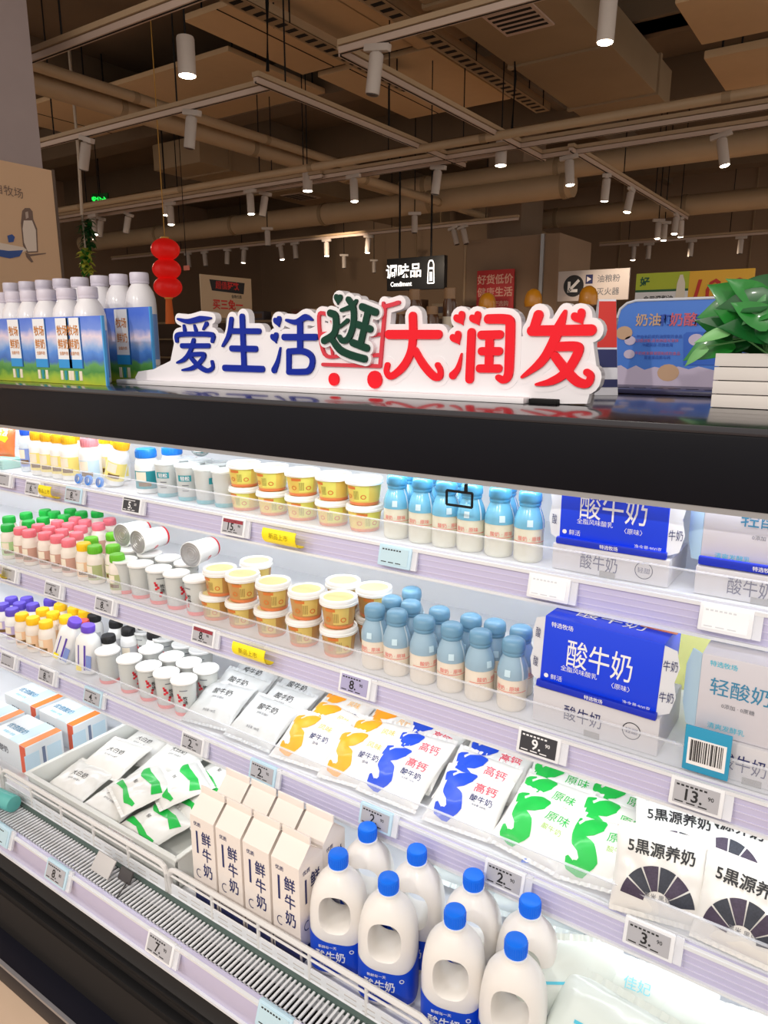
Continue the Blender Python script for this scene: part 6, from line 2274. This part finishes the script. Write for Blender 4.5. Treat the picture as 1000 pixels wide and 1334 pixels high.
# exit sign
q = atY(131, 260, 8.0)
S_ = depth(q) / FPX
b = MB().box((0, 0, 0), (24 * S_, 0.03, 15 * S_), M('exit_case', (10, 90, 30), 0.5), 0.004).cyl((0, 0, 7 * S_), (0, 0, 4.7 - q.z), 0.008, BLACKM, 6)
EG = M('exit_green', (30, 236, 80), 0.5, emit=1.6)
pr_ = MB().text('安全', 7.5 * S_, EG, (-5 * S_, -0.018, 0.5 * S_), ux, uz, 0.03).text('→', 9 * S_, EG, (6 * S_, -0.018, 0), ux, uz, 0.02)
thing('exit_sign', 'small green lit exit sign hanging at the left', 'sign', [('case', b), ('lit_writing', pr_)], q, (0, 0, YAW * 0.5))
# small red sign hanging right of the lanterns
q = atY(243, 349, 6.0)
S_ = depth(q) / FPX
b = MB().box((0, 0, 0), (11 * S_, 0.01, 6 * S_), M('coral_card', (226, 130, 110), 0.5), 0.002).cyl((0, 0, 3 * S_), (0, 0, 4.7 - q.z), 0.004, BLACKM, 6)
thing('hanging_card', 'small coral card hanging on a wire beside the lanterns', 'sign', [('card', b)], q)


def board_sign(name, lab, px0, py0, px1, py1, Y, mat, draw, thick=0.03, axis='y', extra=None):
    a, c_ = atY(px0, py0, Y), atY(px1, py1, Y)
    cx_, cz_ = (a.x + c_.x) / 2, (a.z + c_.z) / 2
    w_, h_ = abs(c_.x - a.x), abs(a.z - c_.z)
    b = MB().box((0, 0, 0), (w_, thick, h_), mat, 0.003)
    pr = MB()
    draw(pr, w_, h_, -thick / 2 - 0.002)
    parts = [('board', b), ('print', pr)]
    if extra:
        parts.append(extra(w_, h_))
    return thing(name, lab, 'sign', parts, (cx_, Y, cz_))


LW = M('lit_white', (250, 250, 250), 0.5, emit=1.0)


def d_cond(p, w_, h_, y):
    p.text('调味品', h_ * 0.46, LW, (-w_ * 0.2, y, h_ * 0.1), ux, uz, 0.02)
    p.text('Condiment', h_ * 0.2, LW, (-w_ * 0.24, y, -h_ * 0.3), ux, uz, 0.03, 0.9)
    cx_ = w_ * 0.28
    o_ = [(-0.09, -0.32), (0.09, -0.32), (0.075, 0.12), (0.075, 0.25), (0.04, 0.36), (-0.04, 0.36), (-0.075, 0.25), (-0.075, 0.12)]
    P = [(cx_ + a * h_ * 1.3, b_ * h_) for a, b_ in o_]
    for i in range(8):
        a, b_ = P[i], P[(i + 1) % 8]
        d = Vector((b_[0] - a[0], b_[1] - a[1]))
        n_ = Vector((-d.y, d.x)).normalized() * h_ * 0.02
        p.add([(a[0] - n_.x, y, a[1] - n_.y), (b_[0] - n_.x, y, b_[1] - n_.y), (b_[0] + n_.x, y, b_[1] + n_.y), (a[0] + n_.x, y, a[1] + n_.y)], [(0, 1, 2, 3)], LW)
    p.poly([(cx_ - h_ * 0.06, -h_ * 0.25), (cx_ + h_ * 0.06, -h_ * 0.25), (cx_ + h_ * 0.045, h_ * 0.02), (cx_ - h_ * 0.045, h_ * 0.02)], LW, (0, y, 0), ux, uz)
    p.poly([(cx_ - h_ * 0.07, h_ * 0.1), (cx_ + h_ * 0.07, h_ * 0.1), (cx_ + h_ * 0.07, h_ * 0.16), (cx_ - h_ * 0.07, h_ * 0.16)], LW, (0, y, 0), ux, uz)


def rods(w_, h_):
    return ('hanger_rods', MB().cyl((-w_ * 0.3, 0, h_ / 2), (-w_ * 0.3, 0, h_ / 2 + 1.2), 0.012, BLACKM, 8).cyl((w_ * 0.25, 0, h_ / 2), (w_ * 0.25, 0, h_ / 2 + 1.2), 0.012, BLACKM, 8))


board_sign('hanging_sign', 'black hanging lightbox sign reading Condiment', 506, 338, 580, 376, 8.0, M('sign_black', (12, 12, 13), 0.4), d_cond, 0.08, extra=rods)


def d_red(p, w_, h_, y):
    CR = M('cream_ink', (240, 190, 170), 0.5)
    p.text('好货低价', h_ * 0.24, CR, (0, y, h_ * 0.28), ux, uz, 0.02)
    p.text('健康生活', h_ * 0.24, CR, (0, y, -h_ * 0.02), ux, uz, 0.02)
    p.text('欢迎选购', h_ * 0.14, CR, (w_ * 0.1, y, -h_ * 0.3), ux, uz, 0.02)


board_sign('wall_sign', 'red sign with pale writing on the column block', 622, 353, 668, 406, 10.1, M('sign_crimson', (206, 54, 58), 0.5), d_red)


def d_arrow(p, w_, h_, y):
    n = 28
    cx_ = -w_ * 0.27
    r_ = h_ * 0.36
    p.add([(cx_ + r_ * math.cos(2 * math.pi * i / n), y, r_ * math.sin(2 * math.pi * i / n)) for i in range(n)], [tuple(range(n))], INK)
    p.text('↙', h_ * 0.7, PAPERW, (cx_, y - 0.003, 0), ux, uz, 0.03)
    for k_, t in ((0.2, '油粮粉'), (-0.22, '灭火器')):
        p.poly([(-w_ * 0.1, h_ * (k_ - 0.15)), (0, h_ * (k_ - 0.15)), (0, h_ * (k_ + 0.15)), (-w_ * 0.1, h_ * (k_ + 0.15))], NAVY, (0, y, 0), ux, uz)
        p.text('▶', h_ * 0.2, PAPERW, (-w_ * 0.05, y - 0.003, h_ * k_), ux, uz)
        p.text(t, h_ * 0.26, GREYI, (w_ * 0.22, y, h_ * k_), ux, uz, 0.01)


board_sign('wall_sign', 'pale direction sign with a round black arrow on the far wall', 728, 354, 818, 390, 9.0, M('sign_pale', (206, 196, 192), 0.5), d_arrow)


def d_price(p, w_, h_, y):
    p.poly([(-w_ / 2, h_ * 0.05), (-w_ * 0.03, h_ * 0.05), (-w_ * 0.03, h_ / 2), (-w_ / 2, h_ / 2)], M('lime_print', (186, 200, 40), 0.5), (0, y, 0), ux, uz)
    p.poly([(-w_ / 2, h_ * 0.0), (-w_ * 0.03, h_ * 0.0), (-w_ * 0.03, h_ * 0.06), (-w_ / 2, h_ * 0.06)], M('dark_green_ink', (20, 90, 50), 0.5), (0, y - 0.001, 0), ux, uz)
    p.poly([(-w_ / 2, -h_ / 2), (-w_ * 0.03, -h_ / 2), (-w_ * 0.03, 0), (-w_ / 2, 0)], PAPERW, (0, y, 0), ux, uz)
    p.text('食用调和油', h_ * 0.16, INK, (-w_ * 0.29, y - 0.002, -h_ * 0.18), ux, uz, 0.02)
    p.text('好', h_ * 0.26, M('dark_green_ink', (20, 90, 50)), (-w_ * 0.42, y - 0.002, h_ * 0.28), ux, uz, 0.03)
    p.poly([(-w_ * 0.14, -h_ * 0.48), (-w_ * 0.05, -h_ * 0.48), (-w_ * 0.06, h_ * 0.2), (-w_ * 0.085, h_ * 0.42), (-w_ * 0.11, h_ * 0.42), (-w_ * 0.13, h_ * 0.2)], M('cream_print', (240, 228, 206)), (0, y - 0.003, 0), ux, uz)
    p.text('10.8', h_ * 0.78, M('price_red', (206, 40, 20), 0.5), (w_ * 0.23, y - 0.002, 0), (1, 0, 0.0), (0.2, 0, 1), 0.01)


board_sign('price_banner', 'yellow and green price banner behind the planter', 830, 357, 978, 402, 5.0, M('banner_yellow', (246, 186, 40), 0.5), d_price, extra=lambda w_, h_: ('posts', MB().cyl((-w_ * 0.4, 0.02, -1.95), (-w_ * 0.4, 0.02, h_ / 2 - 0.02), 0.012, STEEL, 8).cyl((w_ * 0.4, 0.02, -1.95), (w_ * 0.4, 0.02, h_ / 2 - 0.02), 0.012, STEEL, 8)))


def d_ban(p, w_, h_, y):
    p.poly([(-w_ * 0.34, h_ * 0.40), (w_ * 0.36, h_ * 0.38), (w_ * 0.33, h_ * 0.10), (-w_ * 0.3, h_ * 0.14)], INK, (0, y, 0), ux, uz)
    p.text('超值狂欢', h_ * 0.2, M('banner_red', (214, 50, 44), 0.5), (0, y - 0.004, h_ * 0.28), ux, uz, 0.04)
    p.text('全场任选', h_ * 0.09, INK, (w_ * 0.18, y, h_ * 0.03), ux, uz, 0.02)
    p.text('买三免一', h_ * 0.26, M('banner_red', (214, 50, 44)), (0, y - 0.002, -h_ * 0.18), ux, uz, 0.03)


a, c_ = atX(260, 357, -6.6), atX(326, 362, -6.6)
w_, h_ = abs(c_.y - a.y), 0.47
b = MB().box((0, 0, 0), (w_, 0.02, h_), M('banner_cream', (206, 182, 150), 0.6), 0.002).cyl((0, 0.02, h_ / 2 - 0.02), (0, 0.02, -(a.z - h_ / 2)), 0.015, STEEL, 8)
pr = MB()
d_ban(pr, w_, h_, -0.012)
thing('promotion_banner', 'cream buy-three banner with red writing behind the sign', 'sign', [('board', b), ('print', pr)], (-6.6, (a.y + c_.y) / 2, a.z - h_ / 2), (0, 0, math.pi / 2))

# far shelf units and goods standing on them
GW = M('brown_shelf_unit', (84, 66, 54), 0.6)


def gondola(x0, x1, y, ztop, lab):
    b = MB().b2((x0, y, 0), (x1, y + 0.5, ztop - 0.03), GW).b2((x0, y - 0.02, ztop - 0.04), (x1, y + 0.52, ztop), DUCT)
    for k_ in range(1, 5):
        b.b2((x0, y - 0.25, ztop - 0.35 * k_), (x1, y, ztop - 0.35 * k_ + 0.03), DUCT)
    return thing('shelf_unit', lab, 'shelf', [('unit', b)])


gz = 1.5
gondola(-4.4, 0.4, 4.4, gz, 'brown shelf unit behind the case carrying jars and bottles')
gondola(-12.5, -4.6, 10.0, 2.0, 'long brown shelf unit along the back wall')


def jar_kind(bodym, capm, h, r):
    def build():
        b = MB().lathe([(r * 0.9, 0), (r, 0.006), (r, h * 0.78), (r * 0.8, h * 0.86)], bodym, 20)
        b.patch(M('cream_print', (240, 228, 206)), lambda z: r, h * 0.2, h * 0.6, -2.6, -0.6, 10, 1)
        c_ = MB().lathe([(r * 0.82, h * 0.84), (r * 0.84, h * 0.85), (r * 0.84, h * 0.99), (r * 0.76, h), (0.0001, h)], capm, 20)
        return [('jar', b), ('lid', c_)]
    return build


BUILD['jar'] = jar_kind(M('brown_glass', (96, 60, 34), 0.2, coat=0.4), M('tan_lid', (166, 130, 96), 0.4), 0.22, 0.045)


def dome_bottle():
    b = MB().lathe([(0.03, 0), (0.034, 0.006), (0.034, 0.15), (0.02, 0.2), (0.014, 0.215), (0.014, 0.225)], M('amber_oil', (170, 100, 24), 0.15, coat=0.4), 20)
    c_ = MB().lathe([(0.03, 0.222), (0.046, 0.226), (0.05, 0.245), (0.046, 0.27), (0.034, 0.288), (0.014, 0.298), (0.0001, 0.3)], M('orange_dome', (226, 148, 28), 0.3, coat=0.4), 22)
    return [('bottle', b), ('dome_cap', c_)]


BUILD['dome'] = dome_bottle
for i, (px, py) in enumerate([(540, 386), (586, 384), (523, 408), (563, 408)]):
    q = atY(px, py - 9, 4.55 if i < 2 else 4.45)
    o = put('jar', 'jar', 'brown lidded jar seen above the big sign, %s' % ('left of the taller pair', 'right of the taller pair', 'left of the lower pair', 'right of the lower pair')[i], 'jar', (q.x, q.y, gz + E3), (0, 0, 0), 'brown jars behind the sign')
    o.scale = (1.05, 1.05, max(0.6, (q.z - gz) / 0.22))
for i, (px, py) in enumerate([(635, 391), (695, 386), (767, 382)]):
    q = atY(px, py - 10, 4.5)
    o = put('dome', 'oil_bottle', 'amber bottle with orange dome cap above the sign, %s' % ordn(i, 3), 'bottle', (q.x, q.y, gz + E3), (0, 0, 0), 'orange-domed bottles behind the sign')
    o.scale = (1.15, 1.15, max(0.6, (q.z - gz) / 0.3))
fb = [M('far_box_%d' % i, c_, 0.6) for i, c_ in enumerate([(150, 120, 90), (110, 80, 60), (190, 170, 140), (120, 60, 44), (90, 84, 90)])]
for i in range(14):
    x_ = -11.6 + i * 0.48
    h_ = R.uniform(0.12, 0.28)
    b = MB().box((0, 0, h_ / 2), (0.3, 0.2, h_), fb[i % 5], 0.006)
    b.box((0, -0.101, h_ / 2), (0.22, 0.002, h_ * 0.5), fb[(i + 2) % 5])
    thing('goods_box', 'small packed box on the far wall shelf, %s' % ordn(i, 14), 'box', [('box', b)], (x_, 10.2, 2.0 + E3), (0, 0, 0), 'boxes on the far wall shelf')
